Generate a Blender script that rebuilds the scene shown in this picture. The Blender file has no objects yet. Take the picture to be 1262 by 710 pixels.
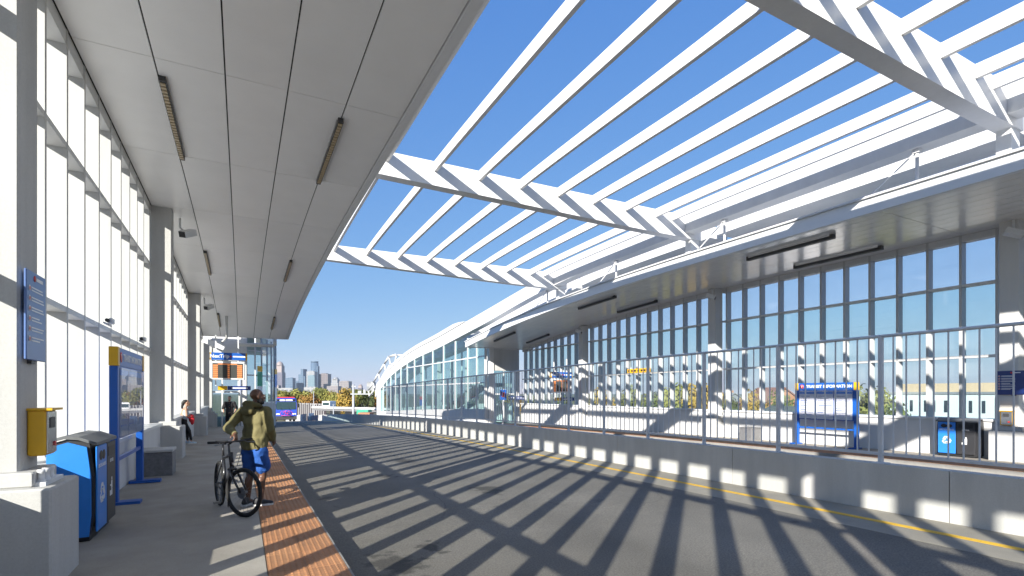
import bpy, bmesh, math, random
from mathutils import Vector, Matrix, Euler, noise
R = math.radians
random.seed(7)
scene = bpy.context.scene
col = scene.collection

# ------------------------------------------------------------------ camera
TH = math.atan(333 / 640.0)            # camera yaw to the right of the platform axis (+Y)
ST, CT = math.sin(TH), math.cos(TH)
EYE = 1.7
cd = bpy.data.cameras.new('camera'); cam = bpy.data.objects.new('camera', cd); col.objects.link(cam)
cam.location = (0, 0, EYE); cam.rotation_euler = (R(90), 0, -TH)
cd.sensor_width = 36; cd.lens = 640 / 1262.0 * 36; cd.shift_y = 130 / 1262.0
cd.clip_start = .05; cd.clip_end = 20000
scene.camera = cam

# ------------------------------------------------------------------ sky, sun, exposure
SUN_AZ = R(227.4); SUN_EL = R(22.5)
w = bpy.data.worlds.new('World'); scene.world = w; w.use_nodes = True
nt = w.node_tree; nt.nodes.clear()
sky = nt.nodes.new('ShaderNodeTexSky'); sky.sky_type = 'NISHITA'; sky.sun_disc = False
sky.sun_elevation = SUN_EL; sky.sun_rotation = SUN_AZ
sky.altitude = 0; sky.air_density = 1.0; sky.dust_density = .0; sky.ozone_density = 3.0
bg = nt.nodes.new('ShaderNodeBackground'); bg.inputs['Strength'].default_value = .061
wo = nt.nodes.new('ShaderNodeOutputWorld')
# even tone grade of the whole sky (per-channel power), as the photograph's camera renders it
sp_ = nt.nodes.new('ShaderNodeSeparateColor'); cb_ = nt.nodes.new('ShaderNodeCombineColor'); nt.links.new(sky.outputs[0], sp_.inputs[0])
for i_, (g_, k_) in enumerate(((.80, .123), (.54, .225), (.22, .565))):
    pw_ = nt.nodes.new('ShaderNodeMath'); pw_.operation = 'POWER'; pw_.inputs[1].default_value = g_; nt.links.new(sp_.outputs[i_], pw_.inputs[0])
    ml_ = nt.nodes.new('ShaderNodeMath'); ml_.operation = 'MULTIPLY'; ml_.inputs[1].default_value = k_ / .061 / 2.83; nt.links.new(pw_.outputs[0], ml_.inputs[0]); nt.links.new(ml_.outputs[0], cb_.inputs[i_])
nt.links.new(cb_.outputs[0], bg.inputs[0]); nt.links.new(bg.outputs[0], wo.inputs[0])
sd = bpy.data.lights.new('sun', 'SUN'); sd.energy = 4.0; sd.angle = R(.42); sd.color = (1, .955, .885)
sun = bpy.data.objects.new('sun', sd); col.objects.link(sun)
to_sun = Vector((math.sin(SUN_AZ) * math.cos(SUN_EL), math.cos(SUN_AZ) * math.cos(SUN_EL), math.sin(SUN_EL)))
sun.rotation_euler = (-to_sun).to_track_quat('-Z', 'Y').to_euler()
sun.location = to_sun * 60
vs = scene.view_settings
vs.view_transform = 'Standard'; vs.look = 'None'; vs.gamma = 1; vs.use_curve_mapping = False
vs.exposure = 1.5
cy = scene.cycles
cy.use_denoising = True; cy.max_bounces = 10; cy.diffuse_bounces = 5; cy.glossy_bounces = 4
cy.transmission_bounces = 6; cy.transparent_max_bounces = 40
cy.caustics_reflective = False; cy.caustics_refractive = False; cy.sample_clamp_indirect = 8

# ------------------------------------------------------------------ helpers
def drop(y): return .00032 * max(0.0, y) ** 2
def ray(u, v):
    du = (u - 631) / 640.0
    return Vector((ST + du * CT, CT - du * ST, (485 - v) / 640.0))
def at(u, v, depth): return Vector((0, 0, EYE)) + ray(u, v) * depth

def tag(o, label=None, cat=None, group=None, kind=None):
    if label: o['label'] = label
    if cat: o['category'] = cat
    if group: o['group'] = group
    if kind: o['kind'] = kind
    return o
def empty(name, loc=(0, 0, 0), rz=0, label=None, cat=None, group=None):
    o = bpy.data.objects.new(name, None); col.objects.link(o)
    o.location = loc; o.rotation_euler = (0, 0, rz); o.empty_display_size = .2
    return tag(o, label, cat, group)

class MB:
    def __init__(s): s.v = []; s.f = []; s.sm = []
    def quadmesh(s, vs_, fs, smooth=False):
        b = len(s.v); s.v += [tuple(p) for p in vs_]
        for f in fs: s.f.append(tuple(i + b for i in f)); s.sm.append(smooth)
        return s
    def box(s, a, b):
        (x0, y0, z0), (x1, y1, z1) = a, b
        x0, x1 = min(x0, x1), max(x0, x1); y0, y1 = min(y0, y1), max(y0, y1); z0, z1 = min(z0, z1), max(z0, z1)
        vs_ = [(x0, y0, z0), (x1, y0, z0), (x1, y1, z0), (x0, y1, z0), (x0, y0, z1), (x1, y0, z1), (x1, y1, z1), (x0, y1, z1)]
        return s.quadmesh(vs_, [(0, 3, 2, 1), (4, 5, 6, 7), (0, 1, 5, 4), (1, 2, 6, 5), (2, 3, 7, 6), (3, 0, 4, 7)])
    def bbox(s, a, b, r=.01):
        """box with chamfered vertical and top edges"""
        (x0, y0, z0), (x1, y1, z1) = a, b
        x0, x1 = min(x0, x1), max(x0, x1); y0, y1 = min(y0, y1), max(y0, y1); z0, z1 = min(z0, z1), max(z0, z1)
        def ring(i, z): return [(x0 + i + (r if i == 0 else r), y0 + i, z), (x1 - i - r, y0 + i, z), (x1 - i, y0 + i + r, z), (x1 - i, y1 - i - r, z),
                                (x1 - i - r, y1 - i, z), (x0 + i + r, y1 - i, z), (x0 + i, y1 - i - r, z), (x0 + i, y0 + i + r, z)]
        rings = [ring(r, z0), ring(0, z0 + r), ring(0, z1 - r), ring(r, z1)]
        vs_ = sum(rings, []); fs = []
        for k in range(3):
            for i in range(8): j = (i + 1) % 8; fs.append((k * 8 + i, k * 8 + j, k * 8 + 8 + j, k * 8 + 8 + i))
        fs.append(tuple(range(7, -1, -1))); fs.append(tuple(24 + i for i in range(8)))
        return s.quadmesh(vs_, fs)
    def sweepy(s, x0, x1, zlo, zhi, y0, y1, n):
        """bar along Y, lower and upper face following functions of y; x0/x1 numbers or functions"""
        f = lambda q, y: q(y) if callable(q) else q
        vs_ = []; fs = []
        for i in range(n + 1):
            y = y0 + (y1 - y0) * i / n
            a, b = f(x0, y), f(x1, y); l, h = f(zlo, y), f(zhi, y)
            vs_ += [(a, y, l), (b, y, l), (b, y, h), (a, y, h)]
        for i in range(n):
            k = i * 4
            for j in range(4): jj = (j + 1) % 4; fs.append((k + j, k + jj, k + 4 + jj, k + 4 + j))
        fs.append((3, 2, 1, 0)); k = n * 4; fs.append((k, k + 1, k + 2, k + 3))
        return s.quadmesh(vs_, fs)
    def tube(s, p0, p1, r0, r1=None, n=8, cap=True):
        p0, p1 = Vector(p0), Vector(p1); r1 = r0 if r1 is None else r1
        d = (p1 - p0).normalized(); up = Vector((0, 0, 1)) if abs(d.z) < .95 else Vector((1, 0, 0))
        a = d.cross(up).normalized(); b = d.cross(a).normalized()
        vs_ = []
        for p, r in ((p0, r0), (p1, r1)):
            for i in range(n):
                t = 2 * math.pi * i / n; vs_.append(p + a * math.cos(t) * r + b * math.sin(t) * r)
        bq = len(s.v); s.v += [tuple(p) for p in vs_]
        for i in range(n): j = (i + 1) % n; s.f.append((bq + i, bq + n + i, bq + n + j, bq + j)); s.sm.append(True)
        if cap:
            s.f.append(tuple(bq + i for i in range(n))); s.sm.append(False)
            s.f.append(tuple(bq + 2 * n - 1 - i for i in range(n))); s.sm.append(False)
        return s
    def path(s, pts, r, n=8):
        for a, b in zip(pts[:-1], pts[1:]): s.tube(a, b, r, r, n)
        return s
    def prism(s, pts, z0, z1):
        n = len(pts); vs_ = [(x, y, z0) for x, y in pts] + [(x, y, z1) for x, y in pts]
        fs = [(i, (i + 1) % n, n + (i + 1) % n, n + i) for i in range(n)] + [tuple(range(n - 1, -1, -1)), tuple(range(n, 2 * n))]
        return s.quadmesh(vs_, fs)
    def lathe(s, prof, n=12, c=(0, 0, 0), smooth=True):
        vs_ = []; fs = []
        for r, z in prof:
            for i in range(n): t = 2 * math.pi * i / n; vs_.append((c[0] + r * math.cos(t), c[1] + r * math.sin(t), c[2] + z))
        for k in range(len(prof) - 1):
            for i in range(n): j = (i + 1) % n; fs.append((k * n + i, k * n + j, k * n + n + j, k * n + n + i))
        fs.append(tuple(range(n - 1, -1, -1))); k = (len(prof) - 1) * n; fs.append(tuple(k + i for i in range(n)))
        return s.quadmesh(vs_, fs, smooth)
    def ball(s, c, rx, ry=None, rz=None, n=10, m=6):
        ry = rx if ry is None else ry; rz = rx if rz is None else rz
        prof = [(math.sin(math.pi * k / m), -math.cos(math.pi * k / m)) for k in range(1, m)]
        vs_ = [(c[0] + rx * r * math.cos(2 * math.pi * i / n), c[1] + ry * r * math.sin(2 * math.pi * i / n), c[2] + rz * z) for r, z in prof for i in range(n)]
        b = len(vs_); vs_ += [(c[0], c[1], c[2] - rz), (c[0], c[1], c[2] + rz)]; fs = []
        for k in range(m - 2):
            for i in range(n): j = (i + 1) % n; fs.append((k * n + i, k * n + j, k * n + n + j, k * n + n + i))
        for i in range(n):
            j = (i + 1) % n; fs.append((b, j, i)); fs.append((b + 1, (m - 2) * n + i, (m - 2) * n + j))
        return s.quadmesh(vs_, fs, True)
    def mesh(s, name, m):
        me = bpy.data.meshes.new(name); me.from_pydata(s.v, [], s.f)
        me.polygons.foreach_set('use_smooth', s.sm); me.update()
        if m is not None: me.materials.append(MAT[m] if isinstance(m, str) else m)
        return me
    def build(s, name, m, parent=None, **kw):
        return link(name, s.mesh(name, m), parent, **kw)

def link(name, me, parent=None, loc=None, label=None, cat=None, group=None, kind=None):
    o = bpy.data.objects.new(name, me); col.objects.link(o)
    if parent is not None: o.parent = parent
    if loc is not None: o.location = loc
    return tag(o, label, cat, group, kind)
def box(name, a, b, m, parent=None, r=0, **kw):
    q = MB(); (q.bbox(a, b, r) if r else q.box(a, b)); return q.build(name, m, parent, **kw)
def kids(o): return [c for c in list(bpy.data.objects) if c.parent == o]
def copy_tree(o, parent=None):
    c = o.copy(); col.objects.link(c); c.parent = parent
    for ch in list(o.children): copy_tree(ch, c)
    return c
def text(name, s, size, m, parent, loc, rot, align='CENTER', depth=.002, bold=0):
    cu = bpy.data.curves.new(name, 'FONT'); cu.body = s; cu.size = size; cu.align_x = align; cu.align_y = 'CENTER'; cu.extrude = depth; cu.offset = bold
    cu.resolution_u = 3
    t = bpy.data.objects.new(name, cu); col.objects.link(t)
    dg = bpy.context.evaluated_depsgraph_get(); me = bpy.data.meshes.new_from_object(t.evaluated_get(dg))
    bpy.data.objects.remove(t); me.materials.clear(); me.materials.append(MAT[m])
    o = link(name, me, parent, loc); o.rotation_euler = rot
    return o

# ------------------------------------------------------------------ materials
MAT = {}
def M(name, c, rough=.5, metal=0.0, var=0.0, scale=3.0, c2=None, fine=0.0, fscale=60.0, bump=0.0, bscale=80.0, rand=0.0, spec=.5, streak=False, emit=None, estr=0, coat=0.0, rvar=0.0):
    m = bpy.data.materials.new(name); m.use_nodes = True; n = m.node_tree.nodes; l = m.node_tree.links
    p = n['Principled BSDF']; p.inputs['Roughness'].default_value = rough; p.inputs['Metallic'].default_value = metal
    p.inputs['Specular IOR Level'].default_value = spec; p.inputs['Base Color'].default_value = (*c, 1)
    if coat: p.inputs['Coat Weight'].default_value = coat; p.inputs['Coat Roughness'].default_value = .08
    if emit: p.inputs['Emission Color'].default_value = (*emit, 1); p.inputs['Emission Strength'].default_value = estr
    MAT[name] = m
    if not (var or fine or bump or rand or c2): return m
    geo = n.new('ShaderNodeNewGeometry'); pos = geo.outputs['Position']
    if streak:
        mp = n.new('ShaderNodeVectorMath'); mp.operation = 'MULTIPLY'; mp.inputs[1].default_value = (1, 1, .12); l.new(pos, mp.inputs[0]); vpos = mp.outputs[0]
    else: vpos = pos
    cur = None
    def noise_(sc, vec, det=5.0, ro=.6):
        t = n.new('ShaderNodeTexNoise'); t.inputs['Scale'].default_value = sc; t.inputs['Detail'].default_value = det; t.inputs['Roughness'].default_value = ro
        l.new(vec, t.inputs['Vector']); return t.outputs[0]
    rgb = n.new('ShaderNodeRGB'); rgb.outputs[0].default_value = (*c, 1); cur = rgb.outputs[0]
    def mul(cur, fac_socket, lo, hi):
        mr = n.new('ShaderNodeMapRange'); mr.inputs[1].default_value = .25; mr.inputs[2].default_value = .75; mr.inputs[3].default_value = lo; mr.inputs[4].default_value = hi
        l.new(fac_socket, mr.inputs[0])
        mx = n.new('ShaderNodeVectorMath'); mx.operation = 'SCALE'; l.new(cur, mx.inputs[0]); l.new(mr.outputs[0], mx.inputs['Scale']); return mx.outputs[0]
    if c2:
        mr = n.new('ShaderNodeMapRange'); mr.inputs[1].default_value = .42; mr.inputs[2].default_value = .62; l.new(noise_(scale, vpos), mr.inputs[0])
        mx = n.new('ShaderNodeMix'); mx.data_type = 'RGBA'; l.new(mr.outputs[0], mx.inputs[0]); l.new(cur, mx.inputs[6]); mx.inputs[7].default_value = (*c2, 1); cur = mx.outputs[2]
    if var: cur = mul(cur, noise_(scale * 1.7, vpos), 1 - var, 1 + var)
    if fine: cur = mul(cur, noise_(fscale, pos, 3.0, .8), 1 - fine, 1 + fine)
    if rand:
        oi = n.new('ShaderNodeObjectInfo'); mr = n.new('ShaderNodeMapRange'); mr.inputs[3].default_value = 1 - rand; mr.inputs[4].default_value = 1 + rand; l.new(oi.outputs['Random'], mr.inputs[0])
        mx = n.new('ShaderNodeVectorMath'); mx.operation = 'SCALE'; l.new(cur, mx.inputs[0]); l.new(mr.outputs[0], mx.inputs['Scale']); cur = mx.outputs[0]
    l.new(cur, p.inputs['Base Color'])
    if rvar:
        mr = n.new('ShaderNodeMapRange'); mr.inputs[1].default_value = .3; mr.inputs[2].default_value = .7; mr.inputs[3].default_value = rough - rvar; mr.inputs[4].default_value = rough + rvar
        l.new(noise_(scale * 2.3, vpos), mr.inputs[0]); l.new(mr.outputs[0], p.inputs['Roughness'])
    if bump:
        b = n.new('ShaderNodeBump'); b.inputs['Strength'].default_value = bump; b.inputs['Distance'].default_value = .01
        l.new(noise_(bscale, pos, 4.0, .7), b.inputs['Height']); l.new(b.outputs[0], p.inputs['Normal'])
    return m
def GLASS(name, tint, refl=1.0, rough=.0, scatter=.03):
    m = bpy.data.materials.new(name); m.use_nodes = True; n = m.node_tree.nodes; l = m.node_tree.links; n.clear()
    out = n.new('ShaderNodeOutputMaterial'); mix = n.new('ShaderNodeMixShader'); tr = n.new('ShaderNodeBsdfTransparent'); gl = n.new('ShaderNodeBsdfGlossy'); fr = n.new('ShaderNodeFresnel')
    fr.inputs['IOR'].default_value = 1.45; tr.inputs[0].default_value = (*tint, 1); gl.inputs['Roughness'].default_value = rough; gl.inputs[0].default_value = (refl, refl, refl, 1)
    ge = n.new('ShaderNodeNewGeometry'); iv = n.new('ShaderNodeMath'); iv.operation = 'SUBTRACT'; iv.inputs[0].default_value = 1; l.new(ge.outputs['Backfacing'], iv.inputs[1])
    mu = n.new('ShaderNodeMath'); mu.operation = 'MULTIPLY'; l.new(fr.outputs[0], mu.inputs[0]); l.new(iv.outputs[0], mu.inputs[1])   # reflect at the outer faces only
    l.new(mu.outputs[0], mix.inputs[0]); l.new(tr.outputs[0], mix.inputs[1]); l.new(gl.outputs[0], mix.inputs[2]); d1 = n.new('ShaderNodeBsdfDiffuse'); d1.inputs[0].default_value = (.8, .82, .84, 1); d2 = n.new('ShaderNodeBsdfTranslucent'); d2.inputs[0].default_value = (.88, .89, .91, 1); df = n.new('ShaderNodeMixShader'); df.inputs[0].default_value = .65; l.new(d1.outputs[0], df.inputs[1]); l.new(d2.outputs[0], df.inputs[2]); m2 = n.new('ShaderNodeMixShader'); no_ = n.new('ShaderNodeTexNoise'); no_.inputs['Scale'].default_value = 1.3; no_.inputs['Detail'].default_value = 6
    mr = n.new('ShaderNodeMapRange'); mr.inputs[1].default_value = .3; mr.inputs[2].default_value = .8; mr.inputs[3].default_value = scatter * .6; mr.inputs[4].default_value = scatter * 1.6  # noise varies how much pale diffuse scatter overlays the glass
    l.new(ge.outputs['Position'], no_.inputs['Vector']); l.new(no_.outputs[0], mr.inputs[0]); l.new(mr.outputs[0], m2.inputs[0]); l.new(mix.outputs[0], m2.inputs[1]); l.new(df.outputs[0], m2.inputs[2]); l.new(m2.outputs[0], out.inputs[0])
    MAT[name] = m
M('asphalt', (.146, .135, .115), .85, var=.14, scale=.35, fine=.55, fscale=48, bump=.6, bscale=120, c2=(.168, .156, .134))
def wear_asphalt():
    m = MAT['asphalt']; n = m.node_tree.nodes; l = m.node_tree.links; p = n['Principled BSDF']
    src = p.inputs['Base Color'].links[0].from_socket; geo = n.new('ShaderNodeNewGeometry'); sp = n.new('ShaderNodeSeparateXYZ'); l.new(geo.outputs['Position'], sp.inputs[0])
    def math_(op, a, b=None, c=None):
        q = n.new('ShaderNodeMath'); q.operation = op
        for i, v in enumerate((a, b, c)):
            if v is None: continue
            if isinstance(v, (int, float)): q.inputs[i].default_value = v
            else: l.new(v, q.inputs[i])
        return q.outputs[0]
    def nz(sc, det=5, vec=None):
        t = n.new('ShaderNodeTexNoise'); t.inputs['Scale'].default_value = sc; t.inputs['Detail'].default_value = det; l.new(vec or geo.outputs['Position'], t.inputs['Vector']); return t.outputs[0]
    def ramp(v, a, b, lo, hi):
        mr = n.new('ShaderNodeMapRange'); mr.inputs[1].default_value = a; mr.inputs[2].default_value = b; mr.inputs[3].default_value = lo; mr.inputs[4].default_value = hi; l.new(v, mr.inputs[0]); return mr.outputs[0]
    # polished wheel paths and a dark drip line between them
    w1 = math_('ABSOLUTE', math_('SUBTRACT', sp.outputs[0], math_('ADD', 3.2, math_('MULTIPLY', nz(.15, 2), .3)))); w2 = math_('ABSOLUTE', math_('SUBTRACT', sp.outputs[0], math_('ADD', 5.25, math_('MULTIPLY', nz(.15, 2), .3))))
    f = math_('MULTIPLY', ramp(w1, .15, .55, 1.07, 1), ramp(w2, .15, .55, 1.07, 1))
    dr = math_('ABSOLUTE', math_('SUBTRACT', sp.outputs[0], 4.3)); f = math_('MULTIPLY', f, ramp(math_('ADD', dr, math_('MULTIPLY', nz(1.2), .9)), .45, .95, .90, 1))
    # cracks
    vo = n.new('ShaderNodeTexVoronoi'); vo.feature = 'DISTANCE_TO_EDGE'; vo.inputs['Scale'].default_value = .22
    wv = n.new('ShaderNodeVectorMath'); wv.operation = 'ADD'; nn = n.new('ShaderNodeTexNoise'); nn.inputs['Scale'].default_value = .9; nn.inputs['Detail'].default_value = 6; l.new(geo.outputs['Position'], nn.inputs['Vector']); l.new(geo.outputs['Position'], wv.inputs[0]); l.new(nn.outputs['Color'], wv.inputs[1]); l.new(wv.outputs[0], vo.inputs['Vector'])
    crack = ramp(vo.outputs['Distance'], .0, .0028, .55, 1); keep = ramp(nz(.12, 2), .48, .54, 0, 1)
    f = math_('MULTIPLY', f, math_('ADD', math_('MULTIPLY', keep, math_('SUBTRACT', crack, 1)), 1))
    # oil drips
    spots = math_('MULTIPLY', ramp(nz(2.6, 6), .63, .70, 1, .55), 1.0); near = ramp(nz(.28, 2), .50, .60, 0, 1)
    f = math_('MULTIPLY', f, math_('ADD', math_('MULTIPLY', near, math_('SUBTRACT', spots, 1)), 1))
    for sx, sy, rr in ((1.55, 5.75, .30), (2.1, 6.2, .16), (4.4, 9.5, .3), (4.2, 15, .35), (3.0, 12.2, .2)):      # old oil stains
        dx = math_('SUBTRACT', sp.outputs[0], sx); dy = math_('MULTIPLY', math_('SUBTRACT', sp.outputs[1], sy), .55)
        dd = math_('ADD', math_('SQRT', math_('ADD', math_('MULTIPLY', dx, dx), math_('MULTIPLY', dy, dy))), math_('MULTIPLY', math_('SUBTRACT', nz(5.5, 6), .5), .75))
        f = math_('MULTIPLY', f, ramp(dd, rr * .55, rr, .42, 1))
    sc = n.new('ShaderNodeVectorMath'); sc.operation = 'SCALE'; l.new(src, sc.inputs[0]); l.new(f, sc.inputs['Scale']); l.new(sc.outputs[0], p.inputs['Base Color'])
wear_asphalt()
M('gutter', (.29, .265, .215), .85, var=.14, scale=.9, fine=.18, fscale=90, bump=.25, bscale=140)
M('platform', (.30, .275, .235), .85, var=.16, scale=.8, fine=.22, fscale=110, bump=.3, bscale=160, c2=(.34, .312, .268))
M('kerb', (.27, .26, .24), .8, var=.15, scale=2, fine=.15)
M('yellow_paint', (.74, .44, .035), .7, var=.2, scale=4, fine=.2)
M('tactile', (.41, .19, .085), .65, var=.18, scale=1.3, fine=.25, fscale=60, rand=.12, c2=(.36, .18, .085))
M('concrete', (.45, .445, .43), .75, var=.10, scale=1.6, fine=.08, fscale=45, bump=.18, bscale=90, c2=(.49, .485, .47), streak=True)
M('concrete_pale', (.62, .615, .60), .7, var=.06, scale=1.2, fine=.05, bump=.12, bscale=70, streak=True, rand=.03)
M('concrete_dark', (.16, .16, .165), .6, var=.25, scale=8, fine=.25, fscale=90)
M('barrier', (.53, .52, .495), .75, var=.13, scale=1.5, fine=.07, fscale=50, bump=.12, bscale=60, streak=True, rand=.03)
M('fin', (.52, .517, .505), .42, var=.07, scale=2.2, streak=True, rand=.05)
M('transom', (.68, .68, .67), .4, var=.03)
M('white_steel', (.63, .627, .615), .4, var=.06, scale=1.1, fine=.03, fscale=9, rand=.03, streak=True, rvar=.06)
M('grey_steel', (.58, .595, .62), .42, metal=.0, var=.06, scale=4)
M('ceiling_panel', (.87, .86, .845), .36, metal=.05, var=.03, scale=.8, rand=.03, rvar=.05)
M('ceiling_plank', (.90, .865, .82), .3, metal=.15, var=.04, scale=.6, rand=.03, coat=1.0)
MAT['ceiling_plank'].node_tree.nodes['Principled BSDF'].inputs['Coat IOR'].default_value = 2.1; MAT['ceiling_plank'].node_tree.nodes['Principled BSDF'].inputs['Coat Roughness'].default_value = .2
M('joint', (.03, .03, .03), .8)
M('fascia', (.70, .71, .72), .35, var=.02)
M('dark_metal', (.05, .05, .05), .45)
M('lamp_lens', (.45, .35, .21), .3)
M('black', (.012, .012, .013), .45)
M('blue', (.012, .10, .42), .35, var=.05)
M('bright_blue', (.03, .22, .68), .32, var=.05, scale=6)
M('sign_navy', (.02, .045, .20), .3)
M('sign_slate', (.10, .17, .38), .3, var=.04)
M('yellow', (.72, .40, .012), .4, var=.05)
M('white', (.80, .80, .80), .5)
M('mast_grey', (.30, .31, .32), .5)
M('poster', (.72, .74, .78), .35, var=.10, scale=8)
M('poster_grey', (.22, .26, .36), .4, var=.1, scale=9)
M('red', (.60, .04, .04), .4)
M('orange_led', (.55, .2, .07), .5, emit=(1, .3, .08), estr=.12)
M('led_off', (.06, .06, .055), .4)
M('green', (.03, .32, .20), .4)
M('stainless', (.55, .55, .55), .25, metal=.9, var=.1, scale=12)
M('bin_black', (.035, .035, .038), .45, var=.1, scale=8)
M('bin_lid', (.13, .135, .14), .5, var=.1, scale=10)
M('dark_brown', (.05, .04, .045), .7, var=.2, scale=.8)
GLASS('glass_clear', (.985, .98, .995), scatter=.05); GLASS('glass_teal', (.90, .965, .955), scatter=.05); GLASS('glass_pale', (.955, .965, .955), scatter=.04); GLASS('glass_lobby', (.80, .90, .905))

# ------------------------------------------------------------------ layout constants
MID = 9.35                       # the barrier line; the two platforms mirror each other about it
def mx(side, x): return x if side == 0 else 2 * MID - x
PITCH = 11.12; COL0 = 6.02       # column faces
CEIL = 6.87; YEND = 38.6; YBACK = -16.05
def ceil_z(y): return CEIL - .0024 * max(0, y - 14) ** 2
PZ = (0.0, -.30)                 # platform levels
DY = (0.0, .70)                  # stagger of the far column grid
def roof_top(y):
    P = [(-30, 9.8), (0, 9.8), (14, 9.78), (17.35, 9.74), (28.5, 9.45), (38.8, 8.5), (50.5, 7.35), (58, 6.75), (64, 6.0), (70, 4.9), (74.5, 3.6), (77.8, 2.5), (79.5, 1.7)]
    for i in range(len(P) - 1):
        if y <= P[i + 1][0]:
            p0 = P[max(0, i - 1)]; p1 = P[i]; p2 = P[i + 1]; p3 = P[min(len(P) - 1, i + 2)]
            t = (y - p1[0]) / (p2[0] - p1[0]); h = p2[0] - p1[0]
            m1 = (p2[1] - p0[1]) / (p2[0] - p0[0]) * h; m2 = (p3[1] - p1[1]) / (p3[0] - p1[0]) * h
            return (2 * t**3 - 3 * t**2 + 1) * p1[1] + (t**3 - 2 * t**2 + t) * m1 + (-2 * t**3 + 3 * t**2) * p2[1] + (t**3 - t**2) * m2
    return P[-1][1]

# ------------------------------------------------------------------ ground, road, platforms
GZ = -7.5
def ground():
    m = M('grass_ground', (.10, .105, .05), .95, var=.3, scale=.05, c2=(.13, .115, .07), fine=.2, fscale=2)
    MB().box((-9000, -9000, GZ - 1), (9000, 9000, GZ)).build('ground', 'grass_ground', kind='structure')
ground()
def sheet(name, x0, x1, zf, y0, y1, n, m, th=.3):
    q = MB(); q.sweepy(x0, x1, lambda y: zf(y) - th, zf, y0, y1, n)
    return q.build(name, m, kind='structure')
road_z = lambda y: -.20 - drop(y)
sheet('road', .945, 9.21, road_z, -22, 120, 60, 'asphalt', 1.2)
sheet('road', 9.49, 17.74, lambda y: road_z(y) - .38, -22, 120, 60, 'asphalt', 1.0)
sheet('gutter_strip', 7.75, 9.205, lambda y: road_z(y) + .004, -22, 120, 60, 'gutter', .003)
sheet('yellow_line', 8.34, 8.48, lambda y: road_z(y) + .009, -22, 110, 60, 'yellow_paint', .003)
M('bounce_pavement', (.46, .445, .41), .85, var=.1, scale=.4, fine=.08, fscale=20)  # unseen pavement, paled and widened to bounce sunlight up to the soffits
sheet('embankment', -42, 9.35, lambda y: -1.7 - drop(y), -60, 150, 60, 'bounce_pavement', 6.5)
sheet('embankment', 9.352, 33, lambda y: -1.7 - drop(y), -60, 150, 60, 'bounce_pavement', 6.5)
for side in (0, 1):
    a, b, c, d, e = (mx(side, x) for x in ((-2.7, .215, .22, .80, .94) if side == 0 else (-2.7, -.135, -.13, .80, .94)))
    pz = PZ[side]
    sheet('platform', min(a, b), max(a, b), lambda y: pz - drop(y), -22, 62, 42, 'platform', 1.4)
    sheet('tactile_bed', min(c, d), max(c, d), lambda y: pz - drop(y) - .012, -22, 62, 42, 'kerb', 1.3)
    sheet('platform_kerb', mx(side, .925) if side == 0 else mx(side, .943), mx(side, .943) if side == 0 else mx(side, .925), lambda y: pz - drop(y) - .004, -22, 62, 42, 'kerb', 1.3)
    sheet('tactile_bed', mx(side, .924) if side else mx(side, .801), mx(side, .801) if side else mx(side, .924), lambda y: pz - drop(y) - .012, -22, 62, 42, 'kerb', 1.3)
# tactile paving tiles: truncated domes as geometry, one mesh shared by all tiles
def tile_mesh(domes):
    q = MB(); W = .35; L = .606
    q.box((.003, .003, -.03), (W - .003, L - .003, 0))
    if domes:
        nx, ny = 6, 10
        for i in range(nx):
            for j in range(ny):
                cx, cy_ = W * (i + .5) / nx, L * (j + .5) / ny
                for k in range(1):
                    n = 6; r0, r1, h = .0155, .0085, .006
                    b = [(cx + r0 * math.cos(t * math.pi / 3), cy_ + r0 * math.sin(t * math.pi / 3), .0002) for t in range(n)]
                    t_ = [(cx + r1 * math.cos(t * math.pi / 3), cy_ + r1 * math.sin(t * math.pi / 3), h) for t in range(n)]
                    q.quadmesh(b + t_, [(i2, (i2 + 1) % n, n + (i2 + 1) % n, n + i2) for i2 in range(n)] + [tuple(range(n, 2 * n))])
    return q.mesh('tile', 'tactile')
tm = tile_mesh(True)
for side in (0, 1):
    par = empty('tactile_strip', (0, 0, 0)); tag(par, kind='structure')
    x = .222 if side == 0 else 17.778
    for i in range(62 if side == 0 else 60):
        y = 1.8 + .606 * i
        if y > 39: break
        for k in range(2 + side):
            o = link('tile', tm, par, (x + k * .351, y, PZ[side] - drop(y + .3)))
            o.rotation_euler.x = math.atan(-.00064 * max(0, y + .3))

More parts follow.
